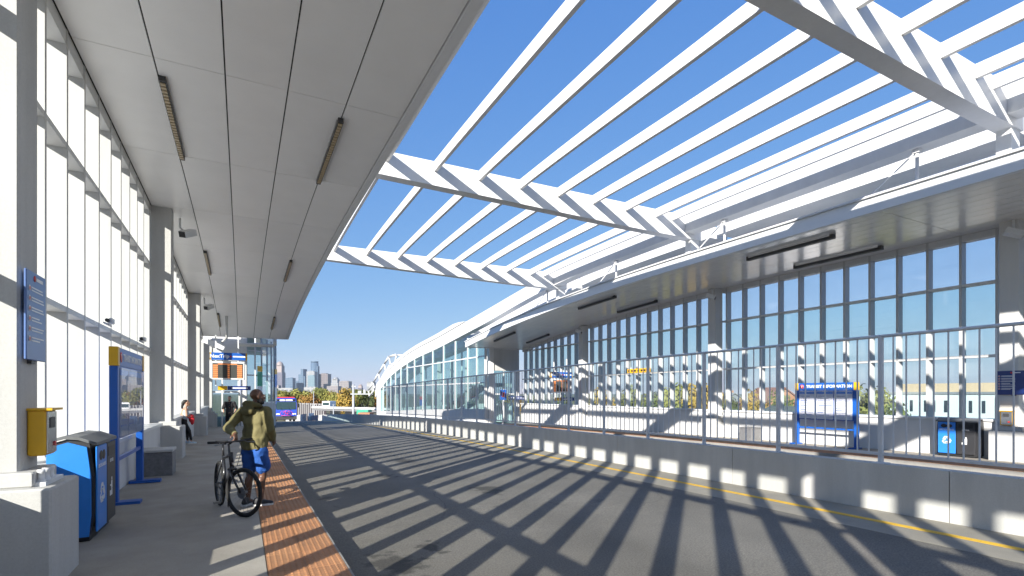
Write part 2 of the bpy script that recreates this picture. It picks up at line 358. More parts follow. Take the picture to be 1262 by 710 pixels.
# ------------------------------------------------------------------ concrete columns
ORD = ['first', 'second', 'third', 'fourth', 'fifth', 'sixth', 'seventh', 'eighth', 'ninth', 'tenth', 'eleventh', 'twelfth']
def column(side, k):
    y = COL0 + PITCH * k + DY[side]
    zt = ceil_z(y + .5) + .02; zb = PZ[side] - drop(y + .5)
    if k >= 0:
        w_ = ORD[k] + (' from the camera')
    else: w_ = 'behind the camera, number %d back' % -k
    lab = ('pale concrete column with stepped plinth along white fin wall, ' if side == 0 else 'pale concrete column with plinth on platform across the barrier, ') + w_
    t = empty('concrete_column', (mx(side, -2.0), y + .24, zb), 0, lab, 'column', 'concrete columns')
    def bx_(n, x0, x1, y0, y1, z0, z1, m, r=.012):
        xa, xb = mx(side, x0), mx(side, x1)
        q = MB().bbox((min(xa, xb) - t.location.x, y0 - t.location.y, z0 - t.location.z), (max(xa, xb) - t.location.x, y1 - t.location.y, z1 - t.location.z), r)
        return q.build(n, m, t)
    bx_('shaft', -2.24, -1.725, y, y + .46, zb + .9, zt, 'concrete_pale' if side else 'concrete', .02)
    bx_('plinth', -2.62, -1.45, y - .24, y + .62, zb - .05, zb + .90, 'concrete', .018)
    bx_('plinth_step', -2.61, -1.60, y - .12, y + .52, zb + .90, zb + 1.03, 'concrete', .012)
    if side == 0 and k == 0:
        for i in range(3):
            q = MB().lathe([(.035, 0), (.035, .05), (.026, .055), (.026, .11), (.03, .115), (.03, .14)], 10)
            q.build('bolt_stub', 'fascia', t, loc=(mx(side, -1.585) - t.location.x + .01, y - .02 + .13 * i - t.location.y, .90))
        MB().box((-.10, -.08, 0), (.02, .44, .035)).build('base_flange', 'fascia', t, loc=(-1.55 - t.location.x, y - t.location.y, .90))
    return t
for side in (0, 1):
    for k in range(-2, 4 if side == 0 else 3): column(side, k)

# ------------------------------------------------------------------ glazed fin walls, one per bay
FS = PITCH / 12
def bay(side, k):
    y0 = COL0 + PITCH * k + .46 + DY[side]; y1 = COL0 + PITCH * (k + 1) + DY[side]; F0 = 8.51 + DY[side]
    if k == 2: y1 = YEND - .3 if side else 39.4
    w_ = {-2: 'farthest behind the camera', -1: 'just behind the camera', 0: 'nearest the camera', 1: 'second from the camera', 2: 'farthest, beside the lobby'}[k]
    lab = ('tall glass wall bay with white vertical fins beside near platform, ' if side == 0 else 'tall glass wall bay with grey fins behind railing across the road, ') + w_
    t = empty('fin_glass_wall', (mx(side, -2.35), (y0 + y1) / 2, PZ[side] - drop(y1)), 0, lab, 'glass wall', 'glass wall bays')
    ox, oy, oz = t.location
    sgn = 1 if side == 0 else -1
    def part(n, m, f):
        q = MB(); f(q); q.v = [(p[0] - ox, p[1] - oy, p[2] - oz) for p in q.v]; return q.build(n, m, t)
    X = lambda x: mx(side, x)
    sill = .90
    part('base_wall', 'concrete_pale', lambda q: q.sweepy(min(X(-2.62), X(-1.96)), max(X(-2.62), X(-1.96)), lambda y: PZ[side] - drop(y) - .1, sill - .07, y0 + .162, y1 - .243, 6))
    part('sill', 'transom', lambda q: q.box((X(-2.64), y0 + .165, sill - .068), (X(-1.90), y1 - .245, sill)))
    zs = [sill, 2.89, 5.22]
    for z in zs[1:]:
        part('transom', 'transom', lambda q: q.box((X(-2.48), y0 + .005, z - .04), (X(-2.203), y1 - .005, z + .04)))
    part('head', 'transom', lambda q: q.sweepy(min(X(-2.5), X(-2.21)), max(X(-2.5), X(-2.21)), lambda y: ceil_z(y) - .22, lambda y: ceil_z(y) - .003, y0 + .006, y1 - .006, 8))
    ys = [y0]
    j = math.ceil((y0 - F0 + .15) / FS)
    while F0 + j * FS < y1 - .12:
        ys.append(F0 + j * FS); j += 1
    for y in ys[1:]:
        part('fin', 'fin', lambda q: q.box((X(-2.50), y, sill), (X(-2.20), y + .075, ceil_z(y) - .004)))
    edges = [y0 - .02] + ys[1:] + [y1 + .02]
    for a, b in zip(edges[:-1], edges[1:]):
        a2 = a + .0375; b2 = b + .0375
        for i, z in enumerate(zs):
            z1 = zs[i + 1] if i < 2 else ceil_z((a + b) / 2) - .05
            part('pane', ('glass_teal' if side else 'glass_pale') if i < 2 else ('glass_clear' if side else 'glass_pale'), lambda q: q.box((X(-2.465), a2, z), (X(-2.450), b2, z1)))
for side in (0, 1):
    for k in range(-2, 3): bay(side, k)

# ------------------------------------------------------------------ platform canopies
def canopy(side):
    t = empty('platform_canopy', (mx(side, .3), 12, CEIL), 0,
              'flat grey panelled canopy over the near platform' if side == 0 else 'curved white edged canopy with plank soffit over the far platform', 'canopy')
    o = t.location
    X = lambda x: mx(side, x)
    def part(n, m, f, **kw):
        q = MB(); f(q); q.v = [(p[0] - o.x, p[1] - o.y, p[2] - o.z) for p in q.v]; return q.build(n, m, t, **kw)
    def sw(q, x0, x1, lo, hi, y0, y1, n): q.sweepy(min(X(x0), X(x1)), max(X(x0), X(x1)), lo, hi, y0, y1, n)
    part('roof_deck', 'fascia', lambda q: sw(q, -2.7, 2.66, lambda y: ceil_z(y) + .07, lambda y: ceil_z(y) + .38, YBACK, YEND - .02, 40))
    part('soffit_backing', 'joint', lambda q: sw(q, -2.62, 2.62, lambda y: ceil_z(y) + .03, lambda y: ceil_z(y) + .065, YBACK + .05, YEND - .05, 40))
    part('edge_fascia', 'fascia', lambda q: sw(q, 2.662, 2.83, lambda y: ceil_z(y) - .03, lambda y: ceil_z(y) + .40, YBACK, YEND, 40))
    part('edge_lip', 'white_steel', lambda q: sw(q, 2.60, 2.825 if side == 0 else 2.90, lambda y: ceil_z(y) + .403, lambda y: ceil_z(y) + .46, YBACK, YEND + .05, 40))
    part('end_fascia', 'fascia', lambda q: q.box((X(-2.6), YEND, ceil_z(YEND) - .03), (X(2.655), YEND + .08, ceil_z(YEND) + .4)))
    if side == 0:
        xs = [-2.2, -1.207, -.24, .70, 1.66, 2.655]; step = PITCH / 3; y = COL0 - .1 - step * 6
        while y < YEND - .3:
            y1 = min(y + step, YEND - .01)
            for a, b in zip(xs[:-1], xs[1:]):
                part('ceiling_panel', 'ceiling_panel', lambda q: sw(q, a + .011, b - .011, ceil_z, lambda yy: ceil_z(yy) + .028, y + .006, y1 - .006, 4))
            y = y1 if y1 < YEND - .02 else 99
        part('wall_channel', 'joint', lambda q: sw(q, -2.26, -2.19, lambda y: ceil_z(y) + .001, lambda y: ceil_z(y) + .029, YBACK, YEND - .05, 40))
    else:
        n = 10; xs = [-2.25 + (4.905) * i / n for i in range(n + 1)]; step = PITCH / 2; y = COL0 + 2.2 - step * 4
        while y < YEND - .3:
            y1 = min(y + step, YEND - .01)
            for a, b in zip(xs[:-1], xs[1:]):
                part('soffit_plank', 'ceiling_plank', lambda q: sw(q, a + .006, b - .006, ceil_z, lambda yy: ceil_z(yy) + .028, y + .008, y1 - .008, 6))
            y = y1 if y1 < YEND - .02 else 99
    return t
for side in (0, 1): canopy(side)
# linear lamps on the soffits
def lamps():
    i = 0
    for side in (0, 1):
        for k in range(0, 3):
            for r_, x in enumerate((-1.15, 1.65)):
                y0 = COL0 + PITCH * k + 4.1; L = 3.25
                X = mx(side, x)
                t = empty('linear_lamp', (X, y0 + L / 2, ceil_z(y0 + L / 2)), 0, None, 'lamp', 'linear soffit lamps')
                t['label'] = 'long narrow %s lamp on the %s canopy soffit, %s row, %s from the camera' % (
                    'amber lensed' if side == 0 else 'dark', 'near' if side == 0 else 'far',
                    ('wall' if r_ == 0 else 'roadside'), ['nearest', 'second', 'third'][k])
                def part(n, m, x0, x1, d0, d1, a, b):
                    q = MB().sweepy(x0, x1, lambda y: ceil_z(y + y0 + L / 2) - t.location.z - d1, lambda y: ceil_z(y + y0 + L / 2) - t.location.z - d0, a, b, 5)
                    return q.build(n, m, t)
                part('housing', 'dark_metal', -.05 - .035 * side, .05 + .035 * side, .001, .085 + .05 * side, -L / 2, L / 2)
                part('mounting_rail', 'stainless', -.067 - .035 * side, -.052 - .035 * side, .001, .05, -L / 2 + .1, L / 2 - .1)
                if side == 0:
                    for j in range(27):
                        a = -L / 2 + .06 + j * (L - .12) / 27
                        MB().box((-.036, a, -.1), (.036, a + .075, -.0)).build('lens', 'lamp_lens', t, loc=(0, 0, ceil_z(y0 + L / 2 + a) - t.location.z - .003))
                else:
                    part('lens', 'black', -.03, .03, .1355, .14, -L / 2 + .05, L / 2 - .05)
lamps()

# ------------------------------------------------------------------ white steel trellis roof
def trellis():
    t = empty('trellis_roof', (MID, 17, 0), 0, 'white steel trellis roof of slats and cross beams spanning above the road', 'roof')
    o = t.location
    def part(n, m, f):
        q = MB(); f(q); q.v = [(p[0] - o.x, p[1] - o.y, p[2] - o.z) for p in q.v]; return q.build(n, m, t)
    XS = [4.28 + 1.68 * k for k in range(8)] + [17.0]
    beams = [6.28 + PITCH * k for k in range(-2, 3)]
    for i, y in enumerate(beams):
        yb = y - .21 + .0; zt = roof_top(y)
        def f(q):
            # tapered box beam: deeper towards the far platform
            n = 12
            vs_ = []; fs = []
            for j in range(n + 1):
                x = .6 + (18.75 - .6) * j / n
                d = .78 + .22 * min(1, max(0, (x - 3) / 12))
                vs_ += [(x, yb, zt - d), (x, yb + .42, zt - d), (x, yb + .42, zt), (x, yb, zt)]
            for j in range(n):
                k = j * 4
                for a in range(4): b = (a + 1) % 4; fs.append((k + a, k + 4 + a, k + 4 + b, k + b))
            fs.append((0, 1, 2, 3)); k = n * 4; fs.append((k + 3, k + 2, k + 1, k))
            q.quadmesh(vs_, fs)
        part('cross_beam', 'white_steel', f)
        for xx in (18.15, .75):
            yy = y - .16
            part('support_stub', 'white_steel', lambda q: q.box((xx, yy, ceil_z(y) + .3), (xx + .5, yy + .32, zt - .98)))
        if i < len(beams) - 1:
            ya, yc = yb + .422, beams[i + 1] - .212
            for x in XS:
                part('slat', 'white_steel', lambda q: q.sweepy(x - .055, x + .055, lambda y_: roof_top(y_) - .35, lambda y_: roof_top(y_) - .006, ya, yc, 8))
            for x in XS:
                part('end_plate', 'white_steel', lambda q: q.box((x - .075, ya - .0, roof_top(ya) - .36), (x + .075, ya + .012, roof_top(ya) - .004)))
    for n, x0, x1, dep, off, ye in (('edge_girder', 17.75, 18.35, .80, 0.02, 78.6), ('outer_girder', 19.8, 21.0, .55, -.05, 78.6), ('inner_girder', 1.2, 1.7, .8, 0, 34)):
        segs = [(YBACK - 1, beams[0] - .213)] + [(beams[i] + .213, beams[i + 1] - .213) for i in range(4)] + [(beams[4] + .213, ye)]
        for a, b in segs:
            part(n, 'white_steel', lambda q: q.sweepy(x0, x1, lambda y: roof_top(y) + off - dep - (1.05 - dep) * max(0, min(1, (y - 26) / 14)), lambda y: roof_top(y) + off, a, b, max(4, int((b - a) / 1.2))))
    part('arch_cap', 'white_steel', lambda q: q.sweepy(17.74, 18.3, lambda y: roof_top(y) + .10, lambda y: roof_top(y) + .50 * min(1, (y - 43.2) / 3 + .2) * min(1, (78.8 - y) / 4 + .3), 43.3, 78.5, 24))
    part('cap_web', 'dark_metal', lambda q: q.sweepy(17.85, 18.1, lambda y: roof_top(y) + .021, lambda y: roof_top(y) + .098, 43.5, 78.3, 24))
    # small posts with diagonal rods between canopy edge and girder
    for y in (1.1, 8.2, 15.2, 22.3, 29.4):
        zb, zt = ceil_z(y) + .44, roof_top(y) - .80
        part('post', 'white_steel', lambda q: q.tube((17.95, y, zb), (17.95, y, zt + .02), .05))
        part('brace_rod', 'white_steel', lambda q: q.tube((17.95, y, zt - .02), (17.3, y + 1.7, ceil_z(y + 1.7) + .45), .022))
        part('clevis', 'white_steel', lambda q: q.box((17.87, y - .09, zt - .09), (18.03, y + .09, zt + .01)))
    # arch rib between the two girders beyond the canopy: rungs
    for y in range(44, 78, 4):
        part('rung', 'white_steel', lambda q: q.box((18.355, y, roof_top(y) - .75), (19.795, y + .2, roof_top(y) - .5)))
    for x in (17.45, 20.0): part('arch_foot', 'white_steel', lambda q: q.box((x, 75.4, -5), (x + .7, 76.3, roof_top(76) - .9)))
    # ladder frame of the second arch behind the foot
    pts = [(63.5, 6.35), (67, 6.75), (70.9, 6.75), (73.5, 5.9), (77, 4.65), (80.5, 3.4), (84, 2.2)]
    inn = [(64.5, 5.3), (68, 5.65), (70.2, 5.6), (72.7, 4.8), (76.2, 3.55), (79.7, 2.35), (83.2, 1.2)]
    for P in (pts, inn):
        part('ladder_rail', 'white_steel', lambda q: [q.tube((17.9, a, za), (17.9, b, zb), .15, n=6) for (a, za), (b, zb) in zip(P[:-1], P[1:])])
    for (a, za), (b, zb) in zip(pts, inn): part('ladder_rung', 'white_steel', lambda q: q.tube((17.9, a, za), (17.9, b, zb), .10, n=6))
trellis()

# ------------------------------------------------------------------ centre barrier with railing
def barrier():
    t = empty('concrete_barrier', (MID, 0, -.2), 0, 'long low concrete barrier of jointed panels along the middle of the road', 'barrier')
    o = t.location; y = -19.0 ; k = 0
    top = lambda y_: .56 - drop(y_)
    while y < 84:
        L = 3.8
        q = MB().sweepy(9.215, 9.485, lambda y_: -1.2 - drop(y_), top, y + .006, y + L - .006, 3)
        q.v = [(p[0] - o.x, p[1] - o.y, p[2] - o.z) for p in q.v]; q.build('barrier_panel', 'barrier', t)
        y += L
    q = MB().box((9.0, 83.7, -4), (9.7, 84.3, -1.3)); q.v = [(p[0] - o.x, p[1] - o.y, p[2] - o.z) for p in q.v]; q.build('end_block', 'white', t)
    r = empty('barrier_railing', (MID, 0, .56), 0, 'grey steel railing with vertical bars standing on the road barrier', 'railing')
    o = r.location; PO = 1.845; y0 = 4.79 - PO * 6; n = 24; ye = y0 + PO * n
    def part(nm, f, m='grey_steel'):
        q = MB(); f(q); q.v = [(p[0] - o.x, p[1] - o.y, p[2] - o.z) for p in q.v]; return q.build(nm, m, r)
    for i in range(n):
        a, b = y0 + PO * i, y0 + PO * (i + 1)
        part('top_rail', lambda q: q.tube((MID, a, top(a) + 2.09), (MID, b, top(b) + 2.09), .027, n=8))
        part('bottom_rail', lambda q: q.sweepy(MID - .022, MID + .022, lambda y_: top(y_) + .13, lambda y_: top(y_) + .175, a + .03, b - .03, 1))
        part('post', lambda q: (q.box((MID - .03, a - .03, top(a) + .012), (MID + .03, a + .03, top(a) + 2.08)), q.box((MID - .1, a - .09, top(a)), (MID + .1, a + .09, top(a) + .014))))
        for j in range(1, 10):
            y = a + PO * j / 10
            part('baluster', lambda q: q.box((MID - .009, y - .009, top(y) + .17), (MID + .009, y + .009, top(y) + 2.075)))
barrier()
# ------------------------------------------------------------------ lobbies at the far ends
def lobby_left():
    t = empty('glass_lobby', (0, 45, -.6), 0, 'curved glass lobby with concrete end wall at the end of the near platform', 'building')
    o = t.location
    def part(n, m, f, par=None):
        q = MB(); f(q); q.v = [(p[0] - o.x, p[1] - o.y, p[2] - o.z) for p in q.v]; return q.build(n, m, par or t)
    pz = -.7
    part('end_wall', 'concrete_pale', lambda q: (q.box((-2.6, 39.45, 3.9), (-.05, 39.8, 6.2)), q.box((-2.6, 39.45, pz), (-2.2, 39.8, 3.9))))
    part('corner_post', 'white_steel', lambda q: q.box((-.048, 39.3, pz), (.28, 39.75, 6.2)))
    part('door_frame', 'white_steel', lambda q: [q.box((x, 39.55, pz), (x + .09, 39.65, 3.9)) for x in (-2.19, -1.2, -.2)] + [q.box((-2.09, 39.56, 1.75), (-.2, 39.64, 1.86)), q.box((-2.09, 39.56, 3.8), (-.2, 39.64, 3.898))])
    for a, b in ((-2.1, -1.2), (-1.11, -.2)):
        part('door_pane', 'glass_lobby', lambda q: q.box((a, 39.595, pz), (b, 39.605, 1.75)))
        part('transom_pane', 'glass_lobby', lambda q: q.box((a, 39.595, 1.86), (b, 39.605, 3.8)))
    part('soffit_pipe', 'white_steel', lambda q: (q.tube((-.2, 38.9, 4.95), (2.0, 38.9, 4.95), .12), q.tube((2.0, 38.9, 4.95), (2.0, 38.9, 5.4), .12)))
    pts = [(.28, 39.5)] + [(.28 + 2.35 * math.sin(R(a)), 51 - 11.5 * math.cos(R(a))) for a in range(13, 91, 11)] + [(2.63, 56), (2.2, 60)]
    H = 5.6
    for (xa, ya), (xb, yb) in zip(pts[:-1], pts[1:]):
        d = Vector((xb - xa, yb - ya, 0)).normalized(); nrm = Vector((d.y, -d.x, 0)) * .012
        def wallq(q, z0, z1, off=1.0, th=.012):
            n_ = Vector((d.y, -d.x, 0))
            P = [(xa, ya), (xb, yb), (xb - n_.x * th, yb - n_.y * th), (xa - n_.x * th, ya - n_.y * th)]
            q.prism(P, z0, z1)
        part('pane', 'glass_lobby', lambda q: wallq(q, 1.1, 2.9)); part('pane', 'glass_lobby', lambda q: wallq(q, 3.0, 4.6)); part('pane', 'glass_lobby', lambda q: wallq(q, 4.66, H))
        part('base_wall', 'concrete', lambda q: wallq(q, -3, 1.0, th=.3))
        part('mullion', 'grey_steel', lambda q: q.box((xa - .05, ya - .05, 1.0), (xa + .05, ya + .05, H)))
        [part('transom', 'grey_steel', lambda q: wallq(q, z_, z_ + h_, th=.06)) for z_, h_ in ((2.9, .1), (4.6, .06), (1.0, .1))]
        part('top_rim', 'grey_steel', lambda q: wallq(q, H, H + .35, th=.5))
    part('roof', 'grey_steel', lambda q: q.prism([(x - .3, y + .35) for x, y in pts] + [(-2.6, 60), (-2.6, 39.9)], H + .1, H + .3))
    part('floor', 'platform', lambda q: q.box((-2.6, 39.8, -1.5), (2.0, 60, -.62)))
    part('outer_wall', 'concrete_pale', lambda q: q.box((-2.9, 39.85, -1.5), (-2.62, 60, H)))
    for (x, y, m2) in ((.95, 39.85, 'green'), (2.28, 44.5, 'bright_blue')):
        d = Vector((1, 1.4)).normalized() if y < 44 else Vector((.35, 1)).normalized()
        q = MB(); w_ = .55
        P = [(x, y), (x + d.x * w_, y + d.y * w_), (x + d.x * w_ + .02 * d.y, y + d.y * w_ - .02 * d.x), (x + .02 * d.y, y - .02 * d.x)]
        part('banner', m2, lambda q: q.prism(P, 2.2, 3.2)); part('banner', 'yellow', lambda q: q.prism(P, 3.22, 3.6)); part('banner', 'poster', lambda q: q.prism(P, 1.1, 2.18))
lobby_left()
def lobby_right():
    t = empty('glass_lobby', (19, 58, -2), 0, 'large glass lobby under the white arch beyond the far platform', 'building')
    o = t.location
    def part(n, m, f, par=None):
        q = MB(); f(q); q.v = [(p[0] - o.x, p[1] - o.y, p[2] - o.z) for p in q.v]; return q.build(n, m, par or t)
    under = lambda y: roof_top(y) - 1.05
    X = 17.75; ys = [38.9, 40.6, 42.6, 45.6, 48.8, 52.1, 55.4, 58.6, 61.6, 64.4, 67, 69.4, 71.6, 73.6, 75.4, 77]
    for a, b in zip(ys[:-1], ys[1:]):
        z0 = .9 - drop(a)
        part('base_wall', 'concrete_pale', lambda q: q.sweepy(X - .05, X + .25, lambda y: -2.5 - drop(y), lambda y: .9 - drop(y), a, b - .002, 2))
        zt = lambda y: max(min(under(y), 6.6), 0.95 - drop(y) + .02)
        lv = [z0, 2.6, 4.8]
        for i, z in enumerate(lv):
            za = z
            zb = lv[i + 1] if i < 2 else 99
            if under(b) - .1 < za + .05: continue
            part('pane', 'glass_lobby', lambda q: q.sweepy(X, X + .014, lambda y: za if i else .9 - drop(y), lambda y: min(zb, zt(y)), a + .04, b - .04, 3))
            if i and under(b) > za: part('transom', 'white_steel', lambda q: q.box((X - .03, a + .055, za - .05), (X + .06, b - .055, za + .05)))
        part('mullion', 'white_steel', lambda q: q.box((X - .05, a - .05, z0 - .1), (X + .12, a + .05, max(zt(a), z0))))
    # glazed back side
    for a, b in zip(ys[1:-1:2], ys[3::2]):
        part('rear_pane', 'glass_teal', lambda q: q.sweepy(21.0, 21.014, lambda y: 1.4 - drop(y), lambda y: max(1.5 - drop(y), under(y)), a + .05, b - .05, 3))
        part('rear_mullion', 'white_steel', lambda q: q.box((20.95, a - .08, -2), (21.1, a + .08, max(under(a), .2))))
        part('rear_wall', 'concrete_pale', lambda q: q.sweepy(20.9, 21.2, lambda y: -2.5 - drop(y), lambda y: 1.4 - drop(y), a + .003, b - .003, 2))
    # end wall facing the platform with door
    part('end_wall', 'concrete', lambda q: (q.box((18.45, 38.85, 3.6), (20.9, 39.15, 6.6)), q.box((20.6, 38.85, -1), (20.9, 39.15, 3.6))))
    part('corner_post', 'white_steel', lambda q: q.box((18.05, 38.7, -1.2), (18.44, 39.1, 6.4)))
    part('door_frame', 'white_steel', lambda q: [q.box((x, 38.95, -1), (x + .09, 39.05, 3.6)) for x in (18.46, 19.45, 20.5)] + [q.box((18.56, 38.96, 1.6), (20.5, 39.04, 1.7))])
    for a, b in ((18.55, 19.45), (19.54, 20.5)):
        part('door_pane', 'glass_lobby', lambda q: q.box((a, 38.99, -1), (b, 39.005, 1.6))); part('transom_pane', 'glass_lobby', lambda q: q.box((a, 38.99, 1.7), (b, 39.005, 3.6)))
    # stair run inside
    part('stair_flight', 'dark_metal', lambda q: q.sweepy(19.2, 20.4, lambda y: 2.6 - (y - 44) * .28 - .35, lambda y: 2.6 - (y - 44) * .28, 44, 56, 2))
    part('landing', 'concrete', lambda q: q.box((18.2, 40.5, 2.3), (20.8, 44, 2.6)))
    for y in (46, 50, 54, 60): part('inner_post', 'concrete', lambda q: q.box((19.0, y, -2.5), (19.3, y + .3, 5.2)))
    part('floor', 'platform', lambda q: q.sweepy(18.0, 20.9, lambda y: -2 - drop(y), lambda y: -.35 - drop(y), 39, 77, 8))
    for y in (57.5,): part('notice', 'red', lambda q: q.box((18.4, y, 1.0), (18.45, y + 1.2, 1.35)))
    for y in (57.5,): part('notice', 'blue', lambda q: q.box((18.4, y, .3), (18.45, y + 1.2, .98)))
lobby_right()

# ------------------------------------------------------------------ platform furniture
def recycle_marks(mb, s):
    for k in range(3):
        a = k * 2 * math.pi / 3
        rot = Matrix.Rotation(a, 2)
        # a bent bar and an arrowhead, flat in local XZ, thickness along -Y
        for poly in ([(-.42, .12), (-.22, .48), (-.06, .48), (-.28, .06)], [(-.20, .50), (.10, .50), (.20, .32), (-.02, .32)], [(.02, .22), (.38, .22), (.22, -.06)]):
            P = [rot @ Vector((x, z - .02)) * s for x, z in poly]; n = len(P)
            mb.quadmesh([(p.x, 0, p.y) for p in P] + [(p.x, -.003, p.y) for p in P], [tuple(range(n)), tuple(range(2 * n - 1, n - 1, -1))] + [(i, (i + 1) % n, n + (i + 1) % n, n + i) for i in range(n)])
    return mb
def litter_mark(mb, s):
    mb.box((-.05 * s, -.003, .38 * s), (.12 * s, 0, .55 * s)); mb.box((-.12 * s, -.003, -.1 * s), (.16 * s, 0, .35 * s)); mb.box((-.1 * s, -.003, -.5 * s), (0, 0, -.12 * s)); mb.box((.05 * s, -.003, -.5 * s), (.15 * s, 0, -.12 * s)); mb.box((-.36 * s, -.003, .05 * s), (-.13 * s, 0, .15 * s)); mb.box((-.45 * s, -.003, -.5 * s), (-.2 * s, 0, -.2 * s))
    return mb
def bins(side, loc, rz, label):
    """twin recycling / litter station; local front faces -Y, x runs along the front"""
    t = empty('recycling_station', loc, rz, label, 'bin', 'twin waste bins')
    W, D, H = 1.07, .38, 1.17
    # carcass: side panel outline with a bowed front
    prof = [(-D, .04), (-.0, .04), (.05, .3), (.05, .75), (0, 1.14), (-D * .5, 1.20), (-D, 1.14)]
    def shell(x0, x1, nm, m, inset=0):
        q = MB(); n = len(prof); P = [(x0, -p[0] - 0, p[1]) for p in prof] + [(x1, -p[0], p[1]) for p in prof]
        P = [(x, -(-y) - 0, z) for x, y, z in P]
        q.quadmesh([(x, y - 0, z) for x, y, z in P], [(i, (i + 1) % n, n + (i + 1) % n, n + i) for i in range(n)] + [tuple(range(n - 1, -1, -1)), tuple(range(n, 2 * n))])
        return q.build(nm, m, t)
    shell(-W / 2 + .03, W / 2 - .03, 'carcass', 'bin_black')
    sp = [(y * 1.0, z) for y, z in [(.0, .06), (D, .06), (D, 1.10), (D * .5, 1.16), (.02, 1.10), (-.02, .75), (-.02, .3)]]
    for x0, m2 in ((-W / 2, 'bright_blue' if side == 0 else 'bin_black'), (W / 2 - .028, 'bin_black')):
        q = MB(); n = len(sp); q.quadmesh([(x0, y, z) for y, z in sp] + [(x0 + .028, y, z) for y, z in sp], [(i, n + i, n + (i + 1) % n, (i + 1) % n) for i in range(n)] + [tuple(range(n)), tuple(range(2 * n - 1, n - 1, -1))]); q.build('side_panel', m2, t)
    # curved lid
    lid = [(-.075, 1.115), (D * .25, 1.185), (D * .6, 1.20), (D + .01, 1.15)]
    q = MB(); P = []
    for x in (-W / 2 - .008, W / 2 + .008):
        for y, z in lid: P.append((x, y, z + .035))
        for y, z in reversed(lid): P.append((x, y, z))
    n = 8; q.quadmesh(P, [(i, (i + 1) % n, n + (i + 1) % n, n + i) for i in range(n)] + [tuple(range(n - 1, -1, -1)), tuple(range(n, 2 * n))]); q.build('lid', 'bin_lid', t)
    for k, (x0, x1, m) in enumerate(((-W / 2 + .05, -.015, 'bright_blue'), (.015, W / 2 - .05, 'bin_black'))):
        d = box('door_panel', (x0, -.072, .10), (x1, -.052, 1.10), m, t, r=.006)
        cx = (x0 + x1) / 2
        if k == 0:
            MB().ball((cx - .07, -.074, .98), .085, .004, .06).ball((cx + .07, -.074, .98), .085, .004, .06).build('slot', 'black', d)
            recycle_marks(MB(), .26).build('recycling_mark', 'white', d, loc=(cx, -.0725, .52))
        else:
            box('slot', (x0 + .05, -.076, .93), (x1 - .05, -.0725, 1.05), 'black', d)
            litter_mark(MB(), .22).build('litter_mark', 'white', d, loc=(cx, -.0725, .52))
        text('lettering', 'RECYCLABLES' if k == 0 else 'LITTER', .06, 'white', d, (cx, -.0735, .86), (R(90), 0, 0))
    box('foot_rail', (-W / 2 + .04, 0, 0), (W / 2 - .04, D - .03, .058), 'black', t)
    return t
bins(0, (-1.572, 8.13, -drop(8)), R(90), 'blue and black twin bins beside the plinth on the near platform')
bins(1, (20.26, 8.15, PZ[1] - drop(8)), R(-90), 'blue and black twin bins against the glass wall across the road')

def info_sign(loc, rz, label, side):
    """freestanding map case; local front faces -Y"""
    t = empty('information_sign', loc, rz, label, 'sign', 'transit information signs')
    W = 2.3
    for s in (-1, 1):
        l_ = box('leg', (s * W / 2 - .07, -.05, .03), (s * W / 2 + .07, .06, 2.17), 'blue', t, r=.008)
        box('foot', (s * W / 2 - .11, -.34, 0), (s * W / 2 + .11, .17, .05), 'blue', l_)
        box('yellow_cap', (s * W / 2 - .072, -.055, 2.172), (s * W / 2 + .072, .065, 2.47), 'yellow', t, r=.006)
    h = box('header', (-W / 2 + .073, -.045, 2.18), (W / 2 - .073, .05, 2.465), 'blue', t)
    text('lettering', 'TRANSIT INFORMATION', .16, 'white', h, (.14, -.047, 2.32), (R(90), 0, 0), bold=.004)
    MB().lathe([(.085, 0), (.085, .003)], 16).build('red_emblem', 'red', h, loc=(-.93, -.046, 2.32)).rotation_euler = (R(90), 0, 0)
    text('lettering', 'T', .14, 'white', h, (-.93, -.05, 2.31), (R(90), 0, 0))
    c = box('case', (-W / 2 + .073, -.04, 1.02), (W / 2 - .073, .045, 2.175), 'blue', t)
    pw = (W - .2) / 3
    rnd = random.Random(3)
    for k in range(3):
        x0 = -W / 2 + .1 + pw * k
        p = box('poster', (x0 + .02, -.05, 1.05), (x0 + pw - .02, -.0405, 2.14), 'poster' if side else 'poster_grey', c)  # near posters: cover glass reflections put into the blue-grey colour
        box('poster_heading', (x0 + .03, -.053, 2.03), (x0 + pw - .03, -.0502, 2.12), 'bright_blue', p)
        for j in range(9):
            z = 1.95 - j * .09; xa = x0 + .05 + .06 * rnd.random(); xb = xa + (pw - .16) * (.4 + .6 * rnd.random())
            box('print_line', (xa, -.0525, z - .012 - .02 * rnd.random()), (xb, -.0502, z), rnd.choice(['poster_grey', 'blue', 'poster_grey', 'sign_slate']), p)
        box('cover_glass', (x0 + .01, -.07, 1.04), (x0 + pw - .01, -.062, 2.15), 'glass_clear', c)
    box('lower_bar', (-W / 2 + .072, -.02, .66), (W / 2 - .072, .03, .72), 'blue', t)
    return t
info_sign((-1.76, 11.2, -drop(11)), R(90), 'blue and yellow transit information map case beside the white fin wall', 0)
info_sign((20.15, 12.3, PZ[1] - drop(12.3)), R(-90), 'blue transit information board across the road behind the railing', 1)

